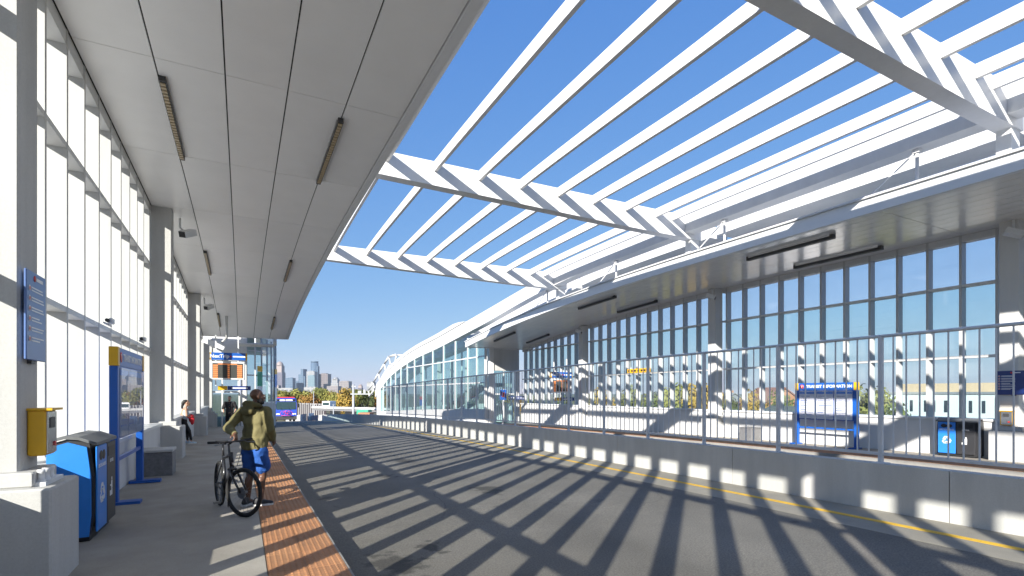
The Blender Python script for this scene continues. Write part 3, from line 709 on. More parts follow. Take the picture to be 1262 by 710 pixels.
def rules_sign(loc, rz, label, m, w_=.5, h=.80):
    t = empty('rules_sign', loc, rz, label, 'sign', 'platform rules signs')
    p = box('panel', (-w_ / 2, -.02, -h / 2), (w_ / 2, 0, h / 2), m, t, r=.006)
    MB().lathe([(.028, 0), (.028, .003)], 12).build('red_emblem', 'red', p, loc=(-.05, -.0205, h / 2 - .06)).rotation_euler = (R(90), 0, 0)
    box('heading_line', (-.01, -.0225, h / 2 - .075), (.16, -.0202, h / 2 - .045), 'white', p)
    rnd = random.Random(5)
    for j in range(6):
        z = h / 2 - .16 - j * (h - .26) / 6
        MB().lathe([(.026, 0), (.026, .003)], 12).build('symbol', 'white', p, loc=(-w_ / 2 + .07, -.0205, z)).rotation_euler = (R(90), 0, 0)
        MB().lathe([(.016, 0), (.016, .0035)], 10).build('symbol_centre', 'red', p, loc=(-w_ / 2 + .07, -.0207, z)).rotation_euler = (R(90), 0, 0)
        for q in range(2):
            box('print_line', (-w_ / 2 + .12, -.0225, z + .006 - q * .026), (-w_ / 2 + .12 + (.2 + .13 * rnd.random()), -.0202, z + .018 - q * .026), 'white', p)
    box('bracket', (-.05, .001, -h / 2 - .03), (.05, .03, h / 2 - .1), 'dark_metal', t)
    return t
rules_sign((-1.69, 6.24, 2.40), R(90), 'slate blue platform rules sign on the nearest column of near platform', 'sign_slate')
rules_sign((20.39, 6.82, 2.02), R(-90), 'navy rules sign on the pale column across the road, right edge', 'sign_navy', .8, .72)
def call_box(loc, rz, label):
    t = empty('call_box', loc, rz, label, 'call box', 'yellow call boxes')
    box('housing', (-.15, -.13, 0), (.15, 0, .42), 'yellow', t, r=.012)
    box('hood', (-.16, -.18, .415), (.16, 0, .435), 'yellow', t)
    f = box('face_plate', (-.125, -.142, .02), (.125, -.131, .40), 'stainless', t)
    box('button', (.03, -.15, .08), (.08, -.1425, .12), 'red', f); box('speaker_grille', (-.08, -.148, .25), (.06, -.1425, .35), 'dark_metal', f)
call_box((-1.722, 6.33, 1.13), R(90), 'yellow call box with steel face on the nearest column of near platform')
call_box((20.42, 6.95, .75), R(-90), 'yellow call box on the pale column beside far bins across the road')

def bench(side, k):
    y = (13.25, 15.5)[side]; zb = PZ[side] - drop(y)
    xa, xb = mx(side, -1.955), mx(side, -1.32)
    t = empty('concrete_bench', ((xa + xb) / 2, y + .3, zb), 0,
              'low concrete block bench painted shade-dark beyond the map case near platform' if side == 0 else 'low block bench painted shade-dark at the glass wall across the road', 'bench', 'block benches')
    xa -= t.location.x; xb -= t.location.x
    box('body', (min(xa, xb), -.3, -.05), (max(xa, xb), .35, .50), 'concrete_dark', t, r=.012)  # dark body colour carries the shade on the block's front
    box('cap', (min(xa, xb) - .0, -.32, .503), (max(xa, xb) + .01, .37, .56), 'concrete' if side == 0 else 'concrete_dark', t, r=.01)  # far cap coloured dark like its body, standing for shade
bench(0, 0); bench(1, 0)

def board(loc, rz, label, side):
    """hanging departure board: header, amber display, lower sign; front faces -Y"""
    t = empty('departure_board', loc, rz, label, 'display', 'departure boards')
    W = 1.6
    h = box('header', (-W / 2, -.08, .60), (W / 2, .08, .98), 'blue', t)
    for s in (-1, 1): box('yellow_end', (s * (W / 2 + .04) - .039, -.082, .60), (s * (W / 2 + .04) + .039, .082, .98), 'yellow', t)
    text('lettering', 'NexTrip', .26, 'white', h, (-.42, -.083, .79), (R(90), 0, 0), bold=.006)
    MB().lathe([(.05, 0), (.05, .003)], 12).build('red_emblem', 'red', h, loc=(.1, -.081, .79)).rotation_euler = (R(90), 0, 0)
    box('print_line', (.2, -.083, .75), (.8, -.0805, .82), 'white', h)
    c = box('display_case', (-W / 2 - .05, -.12, -.45), (W / 2 - .02, .12, .52), 'fascia', t, r=.015)
    sc = box('screen', (-W / 2 + .05, -.128, -.36), (W / 2 - .12, -.1205, .42), 'led_off', c)
    for j in range(7):
        z = .34 - j * .105
        for a, b in (((-W / 2 + .08), -.5), (-.05, .05), (.4, W / 2 - .16)):
            box('amber_row', (a, -.132, z - .08), (b, -.1285, z), 'orange_led', sc)
    box('amber_row', (-.5, -.132, .345), (.4, -.1285, .40), 'orange_led', sc)
    l_ = box('lower_sign', (-W / 2 + .75, -.05, -1.0), (W / 2 + .25, .05, -.78), 'sign_navy', t)
    box('print_line', (-W / 2 + .95, -.053, -.92), (W / 2 + .1, -.0505, -.86), 'white', l_)
    box('lower_yellow_sign', (-W / 2 + .3, -.05, -1.0), (-W / 2 + .74, .05, -.78), 'yellow', t)
    for s in (-.6, .45): box('hanger', (s - .03, -.03, -.78), (s + .03, .03, 1.9), 'fascia', t)
    return t
board((-.62, 31.5, 2.88), 0, 'amber departure board with blue header hanging over the near platform', 0)
board((19.6, 30.3, 2.2), 0, 'small departure board with yellow ends across the road behind railing', 1)
def small_sign(loc, rz, w_, h, m, label, m2='white', n=8, post=0):
    t = empty('hanging_sign' if not post else 'post_sign', loc, rz, label, 'sign')
    p = box('panel', (-w_ / 2, -.03, -h / 2), (w_ / 2, .03, h / 2), m, t, r=.005)
    for i in range(n):
        x = -w_ / 2 + w_ * (i + .25) / n
        box('print_block', (x, -.034, -h * .22), (x + w_ / n * .55, -.0305, h * .22), m2, p)
    for s in (-1, 1): box('hanger', (s * w_ * .35 - .015, -.015, h / 2), (s * w_ * .35 + .015, .015, h / 2 + (.6 if not post else .02)), 'fascia', t)
    if post: box('post', (-.03, .031, -post), (.03, .09, h / 2), 'grey_steel', t)
small_sign((20.3, 23.2, 3.02), R(-90), 1.9, .24, 'yellow', 'long yellow strip sign against glass wall across the road', 'black', 7)
small_sign((19.4, 36.5, 1.35), 0, 1.5, .26, 'sign_navy', 'navy strip sign near the far lobby doors across the road', 'white', 8)
small_sign((18.2, 36.5, 1.6), 0, .55, .8, 'blue', 'small blue post sign with red emblem near far lobby doors', 'red', 1, post=2.4)

def floodlight(side, y, x=-1.6):
    X = mx(side, x); z = ceil_z(y)
    t = empty('floodlight', (X, y, z), 0, 'small white floodlight on the %s column soffit, %s' % ('near platform' if side == 0 else 'far platform', ['nearest', 'second', 'third'][int((y - 6) // PITCH) - (0 if side else 1)] ), 'floodlight', 'floodlights')
    MB().tube((0, 0, -.02), (0, 0, -.3), .03).tube((0, 0, -.3), (.12 if side == 0 else -.12, -.05, -.42), .025).build('arm', 'fascia', t)
    q = MB().box((-.11, -.22, -.09), (.11, .22, .09)); h = q.build('lamp_head', 'fascia', t, loc=(.2 if side == 0 else -.2, -.08, -.46)); h.rotation_euler = (R(25), R(10), R(-35 if side == 0 else 35))
    MB().box((-.1, -.225, -.08), (.1, -.2205, .08)).build('lens', 'black', h)
for y in (17.9, 29.0): floodlight(0, y)
for y in (6.8, 17.9, 29.0): floodlight(1, y)
def big_flood():
    t = empty('arm_floodlight', (-.75, 33.0, ceil_z(33)), 0, 'white box floodlight on bent arm above the departure board', 'floodlight')
    MB().path([(0, 0, .02), (0, 0, -1.2), (-.25, -.2, -1.5)], .07).build('arm', 'white_steel', t)
    h = MB().box((-.55, -.16, -.13), (.55, .16, .13)).build('lamp_head', 'white', t, loc=(-.62, -.3, -1.6)); h.rotation_euler = (0, R(22), 0)
big_flood()
def wall_device(y, w_):
    t = empty('wall_camera', (-2.2, y, 2.94), 0, 'small grey camera on the lower transom of white fin wall, %s' % w_, 'camera', 'transom cameras')
    MB().tube((.03, -.28, .02), (.03, .28, .02), .018).build('bar', 'grey_steel', t)
    box('body', (.0, -.1, .03), (.12, .1, .13), 'fascia', t, r=.01); MB().tube((.05, -.1, .08), (.05, -.17, .08), .035).build('lens', 'dark_metal', t)
wall_device(11.8, 'nearer'); wall_device(15.4, 'farther')
# ------------------------------------------------------------------ bus
M('bus_blue', (.03, .075, .46), .28, coat=.5, var=.1, scale=.6)
M('bus_red', (.62, .05, .06), .3, coat=.5)
M('bus_pink', (.62, .04, .16), .4)
M('windscreen', (.02, .045, .05), .06, spec=.8)
M('headlight', (.85, .85, .82), .15)
M('tyre', (.015, .015, .015), .85)
def bus():
    y0 = 72.0; z0 = road_z(y0)
    t = empty('city_bus', (5.02, y0, z0), 0, 'blue city bus with red roof and bicycle rack approaching on the road', 'bus')
    t.rotation_euler.x = math.atan(-.00064 * y0)
    W = 1.27; L = 11.8
    q = MB()
    prof = [(-W, .35), (W, .35), (W, 2.3), (W - .06, 2.85), (W - .2, 2.98), (-W + .2, 2.98), (-W + .06, 2.85), (-W, 2.3)]
    n = 8; yy = [(0, .0), (.12, 0), (L, 0)]
    P = []
    for k, (y, _) in enumerate(yy):
        s = .965 if k == 0 else 1
        P += [(x * s, y, .35 + (z - .35) * (s if k == 0 else 1)) for x, z in prof]
    fs = []
    for k in range(2):
        for i in range(n): fs.append((k * n + i, k * n + (i + 1) % n, k * n + n + (i + 1) % n, k * n + n + i))
    fs += [tuple(range(n - 1, -1, -1)), tuple(range(2 * n, 3 * n))]
    q.quadmesh(P, fs); q.build('body', 'bus_blue', t)
    box('roof_fairing', (-W + .22, .2, 2.985), (W - .22, L - .3, 3.13), 'bus_red', t, r=.04)
    w_ = box('windscreen', (-W + .12, -.03, 1.5), (W - .12, .02, 2.5), 'windscreen', t, r=.008)
    for s in (-.45, .5): MB().tube((s, -.04, 1.38), (s - .3, -.04, 2.0), .014, n=5).build('wiper', 'black', w_)
    d = box('destination_sign', (-W + .18, -.032, 2.56), (W - .18, .0, 2.84), 'black', t)
    box('display', (-.75, -.038, 2.61), (-.15, -.033, 2.79), 'white', d); box('display', (-.05, -.038, 2.61), (.75, -.033, 2.79), 'white', d)
    for s in (-1, 1):
        box('headlight', (s * .95 - .2, -.02, .85), (s * .95 + .2, .03, 1.02), 'headlight', t, r=.01)
        m_ = box('mirror', (s * (W + .16) - .1, -.2, 1.75), (s * (W + .16) + .1, -.1, 2.3), 'black', t, r=.02)
        MB().tube((s * (W + .1), -.15, 2.25), (s * (W - .1), .1, 2.6), .025, n=6).build('mirror_arm', 'black', m_)
        for y in (2.6, 8.4):
            wq = MB().tube((s * (W - .28), y, .48), (s * (W + .005), y, .48), .48, n=18); wh = wq.build('wheel', 'tyre', t)
            MB().tube((s * (W - .0), y, .48), (s * (W + .02), y, .48), .26, n=14).build('rim', 'stainless', wh)
        for k in range(6): box('side_window', (s * (W - .004), .9 + k * 1.75, 1.35), (s * (W + .008), 2.5 + k * 1.75, 2.35), 'windscreen', t)
        box('red_panel', (s * (W - .003), 4, .5), (s * (W + .006), L - .2, 1.2), 'bus_red', t)
    box('bumper', (-W + .02, -.1, .2), (W - .02, .02, .68), 'dark_metal', t, r=.04)
    rk = MB(); rk.path([(-.55, -.1, .7), (-.55, -.45, .75), (.55, -.45, .75), (.55, -.1, .7)], .025, 6).build('bike_rack', 'bus_pink', t)
    for s in (-.5, .5):
        q = MB(); N = 16
        pts = [(s * .8 + .3 * math.cos(2 * math.pi * i / N), -.3, 1.02 + .3 * math.sin(2 * math.pi * i / N)) for i in range(N + 1)]
        q.path(pts, .022, 5); q.build('rack_wheel_loop', 'bus_pink', t)
    MB().path([(-.4, -.3, 1.02), (-.15, -.3, 1.35), (.25, -.3, 1.35), (.4, -.3, 1.02), (0, -.3, .98), (-.15, -.3, 1.35)], .025, 6).build('rack_bar', 'bus_pink', t)
bus()

# ------------------------------------------------------------------ beyond the station
def leaf_mat(name, c, c2):
    m = M(name, c, .7, var=.35, scale=.25, c2=c2, rand=.18, spec=.2); return m
leaf_mat('leaf_green', (0.112, 0.135, 0.038), (0.165, 0.158, 0.041)); leaf_mat('leaf_gold', (0.317, 0.194, 0.036), (0.230, 0.173, 0.043)); leaf_mat('leaf_rust', (0.285, 0.135, 0.038), (0.270, 0.188, 0.045)); leaf_mat('leaf_dark', (.07, .09, .035), (.11, .13, .05)); leaf_mat('leaf_lime', (0.211, 0.197, 0.048), (0.150, 0.150, 0.041))
M('bark', (.09, .07, .05), .9, var=.2, scale=3)
def crown_mesh(seed, nleaf, size, mat, rx=1, rz=.8):
    rnd = random.Random(seed); q = MB()
    lobes = []
    for i in range(11):
        a = rnd.random() * 6.283; r = rnd.random() ** .5 * .62; z = rnd.uniform(-.5, .62)
        lobes.append((Vector((math.cos(a) * r * (1 - .3 * abs(z)), math.sin(a) * r * (1 - .3 * abs(z)), z * rz)), rnd.uniform(.26, .46)))
    for i in range(nleaf):
        c, R_ = rnd.choice(lobes)
        d = Vector((rnd.gauss(0, 1), rnd.gauss(0, 1), rnd.gauss(0, 1))).normalized()
        p = c + d * R_ * (.55 + .5 * rnd.random() ** .6)
        p = Vector((p.x * rx, p.y * rx, p.z))
        u_ = Vector((rnd.gauss(0, 1), rnd.gauss(0, 1), rnd.gauss(0, 1))); u_ = (u_ - d * u_.dot(d) * .6).normalized(); v_ = d.cross(u_).normalized()
        s = size * rnd.uniform(.6, 1.3)
        q.quadmesh([p - u_ * s, p + v_ * s * .6, p + u_ * s, p - v_ * s * .6 + d * s * .3], [(0, 1, 2, 3)])
    return q.mesh('crown', mat)
CROWNS = {}
def tree(x, y, h, w_, matn, seed, label, group, zb=GZ, nleaf=1500, size=.075):
    key = (matn, seed % 3, nleaf)
    if key not in CROWNS: CROWNS[key] = crown_mesh(seed * 7 + 1, nleaf, size, matn, 1.0, .85)
    t = empty('tree', (x, y, zb), seed * 1.7, label, 'tree', group)
    c = link('crown', CROWNS[key], t, (0, 0, h * .60)); c.scale = (w_ / 2, w_ / 2, h * .47)
    q = MB(); q.tube((0, 0, -.2), (.1, 0, h * .45), w_ * .035, w_ * .022, 7); 
    for k in range(4):
        a = k * 1.6 + seed; q.tube((.08, 0, h * (.3 + .04 * k)), (math.cos(a) * w_ * .28, math.sin(a) * w_ * .28, h * (.58 + .06 * k)), w_ * .016, w_ * .006, 5)
    q.build('trunk', 'bark', t)
rnd = random.Random(11)
cols = ['leaf_lime', 'leaf_green', 'leaf_gold', 'leaf_dark', 'leaf_rust', 'leaf_gold', 'leaf_green', 'leaf_lime']
CN = {'leaf_lime': 'yellow green', 'leaf_green': 'mid green', 'leaf_gold': 'golden autumn', 'leaf_dark': 'dark green', 'leaf_rust': 'rust orange'}
NTH = ORD + ['thirteenth', 'fourteenth', 'fifteenth', 'sixteenth', 'seventeenth', 'eighteenth', 'nineteenth', 'twentieth', 'twenty-first', 'twenty-second', 'twenty-third', 'twenty-fourth', 'twenty-fifth', 'rightmost']
N = 26
for i in range(N):
    u = 338 + (470 - 338) * i / (N - 1) + rnd.uniform(-2, 2); dep = rnd.choice([175, 200, 230, 255]) + rnd.uniform(-8, 8)
    p = at(u, 485, dep); vt = rnd.uniform(478.5, 484.5); zt = EYE + (485 - vt) / 640 * dep
    m = cols[(i * 3 + rnd.randrange(3)) % 8]
    tree(p.x, p.y, (zt - GZ) * 1.03, rnd.uniform(7.5, 11), m, i, '%s tree below the skyline, %s of the row from the left' % (CN[m], NTH[i]), 'trees below the skyline', size=.085)
for i, (u, vt, X, m) in enumerate([(716, 487, 46, 'leaf_lime'), (746, 478, 50, 'leaf_gold'), (776, 476, 47, 'leaf_lime'), (806, 482, 52, 'leaf_green'), (834, 474, 48, 'leaf_lime'), (862, 470, 50, 'leaf_gold'), (906, 486, 58, 'leaf_green'), (934, 480, 66, 'leaf_gold'), (976, 474, 60, 'leaf_green'), (1006, 478, 66, 'leaf_lime'), (1064, 476, 58, 'leaf_lime'), (1094, 484, 56, 'leaf_green'), (690, 486, 52, 'leaf_green'), (660, 488, 56, 'leaf_lime'), (630, 486, 60, 'leaf_gold')]):
    du = (u - 631) / 640; dep = X / (ST + du * CT); p = at(u, 485, dep); zt = EYE + (485 - vt) / 640 * dep
    tree(p.x, p.y, zt - GZ, 7.2, m, 40 + i, '%s tree outside the far glass wall, seen at %s' % (CN[m], ['the middle bay left end', 'the middle bay left third', 'the middle bay centre', 'the middle bay right of centre', 'the middle bay right third', 'the middle bay right end', 'the near bay left end', 'the near bay beside the houses', 'the gable house', 'the information board', 'the right of the information board', 'the left of the pale building', 'the far bay right end', 'the far bay middle', 'the far bay left end'][i]), 'trees outside the far glass wall', nleaf=2600, size=.06)

def facade(name, c, cw, sx, sz, rough=.3):
    """window-band facade for far towers"""
    m = bpy.data.materials.new(name); m.use_nodes = True; n = m.node_tree.nodes; l = m.node_tree.links; p = n['Principled BSDF']; p.inputs['Roughness'].default_value = rough; c = tuple(x * .62 for x in c); cw = tuple(x * .62 for x in cw)
    tc = n.new('ShaderNodeTexCoord'); br = n.new('ShaderNodeTexBrick'); br.offset = 0; br.inputs['Scale'].default_value = 1
    br.inputs['Brick Width'].default_value = sx; br.inputs['Row Height'].default_value = sz; br.inputs['Mortar Size'].default_value = min(sx, sz) * .22; br.inputs['Mortar Smooth'].default_value = .1
    br.inputs['Color1'].default_value = (*cw, 1); br.inputs['Color2'].default_value = tuple(x * .8 for x in cw) + (1,); br.inputs['Mortar'].default_value = (*c, 1)
    sp = n.new('ShaderNodeSeparateXYZ'); cb = n.new('ShaderNodeCombineXYZ'); ad = n.new('ShaderNodeMath'); ad.operation = 'ADD'
    l.new(tc.outputs['Object'], sp.inputs[0]); l.new(sp.outputs[0], ad.inputs[0]); l.new(sp.outputs[1], ad.inputs[1]); l.new(ad.outputs[0], cb.inputs[0]); l.new(sp.outputs[2], cb.inputs[1])
    l.new(cb.outputs[0], br.inputs[0]); l.new(br.outputs[0], p.inputs['Base Color']); MAT[name] = m
facade('tower_violet', (.22, .20, .23), (.15, .15, .21), 9, 12); facade('tower_blue', (.17, .24, .32), (.11, .18, .27), 12, 12); facade('tower_teal', (.24, .34, .38), (.19, .29, .34), 10, 10)
facade('tower_brown', (.29, .25, .24), (.20, .18, .19), 12, 12); facade('tower_white', (.44, .44, .43), (.33, .35, .38), 14, 12); facade('tower_tan', (.36, .32, .30), (.27, .25, .26), 10, 12)
M('crown_pink', (.27, .22, .20), .6)
def tower(u0, u1, vt, dep, m, label, kind='box', depth_m=None):
    a, b = at(u0, 485, dep), at(u1, 485, dep); mid = (a + b) / 2; W = (b - a).length; H = EYE + (485 - vt) / 640 * dep - GZ
    t = empty('tower_building', (mid.x, mid.y, GZ), -TH - .25, label, 'building', 'downtown skyline')
    W *= .86; D = depth_m or W * .55
    def blk(n, x0, x1, z0, z1, mm, d=D, par=None): return MB().box((x0, -d / 2, z0), (x1, d / 2, z1)).build(n, mm, par or t)
    if kind == 'box':
        blk('body', -W / 2, W / 2, 0, H, m); blk('roof_plant', -W * .3, W * .25, H, H * 1.03, m, D * .6)
    elif kind == 'round':
        MB().lathe([(W / 2, 0), (W / 2, H * .96)], 20, smooth=True).build('body', m, t); MB().lathe([(W / 2 * .9, 0), (W / 2 * .9, H * .018), (W / 2 * 1.03, H * .02), (W / 2 * 1.03, H * .04)], 20).build('crown_ring', m, t, loc=(0, 0, H * .96))
        blk('side_slab', W * .2, W * .62, 0, H * .86, 'tower_blue', D * .7)
    elif kind == 'dome':
        blk('body', -W / 2, W / 2, 0, H * .66, m); s = W * .40
        blk('shoulder', -s, s, H * .66, H * .86, 'crown_pink' if m == 'tower_violet' else m, D * .9)
        MB().lathe([(s * .95, 0), (s * .9, s * .25), (s * .7, s * .55), (s * .35, s * .75), (.5, s * .82)], 16).build('dome', 'crown_pink' if m == 'tower_violet' else m, t, loc=(0, 0, H * .86)).scale = (1, 1, min(1.5, H * .14 / (s * .82)))
    elif kind == 'step':
        blk('low_wing', -W / 2, -W * .12, 0, H * .55, m); blk('middle_wing', -W * .12, W * .12, 0, H * .8, m, D * .9); blk('tall_slab', W * .12, W * .36, 0, H, m, D * .95); blk('right_wing', W * .36, W / 2, 0, H * .72, m, D * .8)
    return t
tower(338.5, 351.5, 445, 3500, 'tower_violet', 'tall violet grey tower with rounded pink crown, leftmost of skyline', 'dome')
tower(352, 364, 466, 3300, 'tower_blue', 'short blue grey block right of the rounded crown tower')
tower(363, 380, 455, 3400, 'tower_blue', 'stepped blue glass tower left of the tallest round tower', 'step')
tower(382.5, 393, 445.5, 3600, 'tower_blue', 'tall dark round topped tower in the middle of skyline', 'round')
tower(378, 391, 458, 3300, 'tower_white', 'white and pale block in front of the round topped tower')
tower(379.5, 390.5, 463, 3200, 'tower_teal', 'pale teal glass block in front of the white block')
tower(392.5, 408, 461, 3350, 'tower_brown', 'broad brown box tower right of the round topped tower')
tower(408, 419.5, 464.5, 3300, 'tower_white', 'pale tower with domed top right of the brown tower', 'dome')
tower(418, 433.5, 470, 3250, 'tower_tan', 'tan office block right of the domed pale tower')
tower(403, 421, 476, 2800, 'tower_tan', 'low tan block below the domed pale tower')
tower(441, 447.5, 473.5, 3200, 'tower_violet', 'small far tower with domed top near the gantry', 'dome')
tower(342, 368, 478.5, 1500, 'tower_white', 'low white building above the trees over the bus')
tower(375, 397, 477, 1600, 'tower_white', 'low white building above the trees in mid skyline')
tower(336, 346, 475, 1800, 'crown_pink', 'low pink building at the left foot of skyline')
tower(452, 463, 471, 900, 'tower_white', 'white block behind the arch at right end of skyline')

def far_things():
    M('pale_cladding', (.52, .56, .56), .6, var=.05); M('slit_glass', (.03, .04, .05), .15); M('tan_brick', (.45, .34, .22), .8, var=.1); M('rust_brick', (.36, .17, .09), .8, var=.1)
    # sound wall
    a, b = at(366, 485, 150), at(402, 485, 135)
    d = (b - a); L = Vector((d.x, d.y, 0)).length; rz = math.atan2(d.y, d.x)
    t = empty('sound_wall', (a.x, a.y, GZ), rz, 'dark brown sound wall with pale posts right behind the bus', 'wall')
    n = 14
    for i in range(n):
        box('wall_panel', (L * i / n + .12, -.1, 0), (L * (i + 1) / n - .12, .1, 6.4 - .25 * (i % 2)), 'dark_brown', t)
        box('post', (L * i / n - .11, -.18, 0), (L * i / n + .11, .18, 6.5), 'concrete', t)
    # slip road wall right of the bus
    t = empty('retaining_wall', (8.3, 82, -2), 0, 'grey concrete retaining wall beside the road right of the bus', 'wall')
    q = MB().sweepy(-.15, .15, lambda y: -2.5 - drop(y + 82) + 1.4, lambda y: -.2 - drop(y + 82) + 2 + 1.05, 0, 36, 8); q.build('body', 'barrier', t)
    # motorway bridge
    a, b = at(404, 485, 118), at(500, 485, 104); d = b - a; L = Vector((d.x, d.y, 0)).length
    t = empty('motorway_bridge', (a.x, a.y, GZ), math.atan2(d.y, d.x), 'pale concrete motorway bridge deck beyond the barrier', 'bridge')
    box('deck', (0, -4, 5.5), (L, 4, 5.95), 'concrete_dark', t); box('parapet', (0, -4.2, 5.955), (L, -3.9, 6.4), 'concrete', t)
    for i in range(4): box('pier', (2 + i * 5.5, -1, 0), (3 + i * 5.5, 1, 5.4), 'concrete', t)
    # gantry pole
    p = at(435.5, 485, 96)
    t = empty('gantry_mast', (p.x, p.y, GZ), -TH, 'grey steel gantry mast with side arm left of the arch foot', 'mast')
    q = MB().tube((0, 0, 0), (0, 0, 10.9), .24, .2, 10); q.build('pole', 'mast_grey', t)
    box('base', (-.4, -.4, 0), (.4, .4, 1), 'concrete', t)
    box('cross_arm', (-.5, -.12, 9.0), (3.6, .12, 9.2), 'mast_grey', t); box('upper_arm', (-.3, -.1, 10.4), (.5, .1, 10.6), 'mast_grey', t)
    box('camera_box', (.9, -.2, 9.2), (1.5, .2, 9.7), 'mast_grey', t); box('camera_box', (1.9, -.2, 9.2), (2.3, .2, 9.9), 'mast_grey', t)
    p = at(386.5, 485, 120)
    t = empty('lamp_post', (p.x, p.y, GZ), 0, 'thin pale lamp post above the sound wall', 'lamp post'); MB().tube((0, 0, 0), (0, 0, 9.6), .13, .08, 7).build('pole', 'mast_grey', t); box('luminaire', (-.1, -.6, 9.55), (.1, .1, 9.7), 'mast_grey', t)
    p = at(411, 485, 92)
    t = empty('lamp_post', (p.x, p.y, GZ), 0, 'short white post in front of the motorway bridge', 'post'); MB().tube((0, 0, 0), (0, 0, 7.2), .12, .1, 7).build('pole', 'mast_grey', t); box('cap', (-.15, -.15, 7.2), (.15, .15, 7.3), 'mast_grey', t)
    # white van on the bridge
    p = at(403.5, 485, 122); t = empty('delivery_van', (p.x, p.y, GZ + 5.1), -TH, 'small white van on the motorway bridge', 'van')
    box('body', (-.9, -1, .35), (.9, 3.2, 2.3), 'white', t, r=.1); box('windscreen', (-.75, -1.03, 1.3), (.75, -.99, 2.0), 'windscreen', t); box('bumper', (-.92, -1.1, .3), (.92, -1.002, .6), 'dark_metal', t)
    for sx in (-.8, .8):
        for yy in (-.2, 2.3): MB().tube((sx - .1, yy, .32), (sx + .1, yy, .32), .32, n=12).build('wheel', 'tyre', t)
    # low sheds beyond the barrier
    for (u0, u1, v0, dep, m, lab) in ((442, 456, 505, 92, 'green', 'green container beyond the barrier left of the arch foot'), (444, 458, 508.4, 84, 'rust_brick', 'rust red container in front of the green one beyond the barrier')):
        a, b = at(u0, 485, dep), at(u1, 485, dep); mid = (a + b) / 2; W = (b - a).length; H = EYE - (v0 - 485) / 640 * dep - GZ
        t = empty('storage_container', (mid.x, mid.y, GZ), -TH, lab, 'container')
        box('body', (-W / 2, -1.2, .1), (W / 2, 1.2, H), m, t)
        for i in range(8): box('rib', (-W / 2 + W * (i + .3) / 8, -1.25, .2), (-W / 2 + W * (i + .6) / 8, -1.202, H - .1), m, t)
    # pale building with slit windows beyond the near bay
    t = empty('pale_building', (82, 36, GZ), 0, 'long pale building with slit windows beyond the far bins', 'building')
    box('wall', (-2, -7.5, 0), (8, 8.6, 9.1), 'pale_cladding', t); box('parapet', (-2.15, -7.6, 9.1), (8, 8.7, 9.4), 'tower_white', t); box('upper_storey', (4, -9, 9.4), (14, 6, 10.6), 'tan_brick', t); box('brick_end', (-2.1, -9.2, 0), (6, -7.61, 8.8), 'rust_brick', t)
    for r_ in range(3):
        for k in range(12):
            y = 7.6 - k * 1.28 - (.35 if k % 3 == 0 else 0)
            w2 = box('window', (-2.06, y - .16, 1.4 + r_ * 2.7), (-1.98, y + .16, 2.9 + r_ * 2.7), 'slit_glass', t)
    # houses
    for (u, X, W, H, rc, wc, lab) in ((976, 54, 8, 7.6, (.10, .11, .10), 'white', 'white gabled house with grey roof behind the information board'), (950, 92, 9, 10.2, (.25, .12, .09), 'rust_brick', 'brown brick house behind the near bay left of information board'), (893, 100, 9, 9.2, (.2, .2, .2), 'tower_white', 'pale house between trees behind the far middle column')):
        du = (u - 631) / 640; dep = X / (ST + du * CT); p = at(u, 485, dep)
        t = empty('gabled_house', (p.x, p.y, GZ), -.3, lab, 'house', 'houses outside the far glass wall')
        nm = 'roof_%d' % u; M(nm, rc, .85, var=.15, scale=2)
        he = H * .72
        box('wall', (-W / 2, -W * .4, 0), (W / 2, W * .4, he), wc, t)
        q = MB(); P = [(-W * .55, he - .1), (0, H + .2), (W * .55, he - .1), (W * .5, he - .1), (0, H), (-W * .5, he - .1)]
        yv = W * .45; n = 6; q.quadmesh([(x, -yv, z) for x, z in P] + [(x, yv, z) for x, z in P], [(i, n + i, n + (i + 1) % n, (i + 1) % n) for i in range(6)] + [(0, 1, 4, 5), (1, 2, 3, 4), (n + 5, n + 4, n + 1, n), (n + 4, n + 3, n + 2, n + 1)])
        q.build('roof', nm, t)
        q = MB(); q.quadmesh([(-W * .5, -W * .4, he), (W * .5, -W * .4, he), (0, -W * .4, H - .02), (-W * .5, W * .4, he), (W * .5, W * .4, he), (0, W * .4, H - .02)], [(0, 1, 2), (5, 4, 3), (0, 2, 5, 3), (1, 4, 5, 2)]); q.build('gable', wc, t)
        for s in (-1, 1):
            for z in (1.2, 4): 
                wq = box('window', (s * W * .22 - .5, -W * .4 - .04, z), (s * W * .22 + .5, -W * .4 + .02, z + 1.4), 'slit_glass', t); box('frame', (s * W * .22 - .6, -W * .4 - .02, z - .1), (s * W * .22 + .6, -W * .4 - .001, z + 1.5), 'white', wq)
            box('window', (-W / 2 - .04, s * W * .2 - .5, 2), (-W / 2 + .02, s * W * .2 + .5, 3.4), 'slit_glass', t)
        box('chimney', (W * .15, -.4, he), (W * .15 + .7, .3, H + .7), 'rust_brick', t)
far_things()
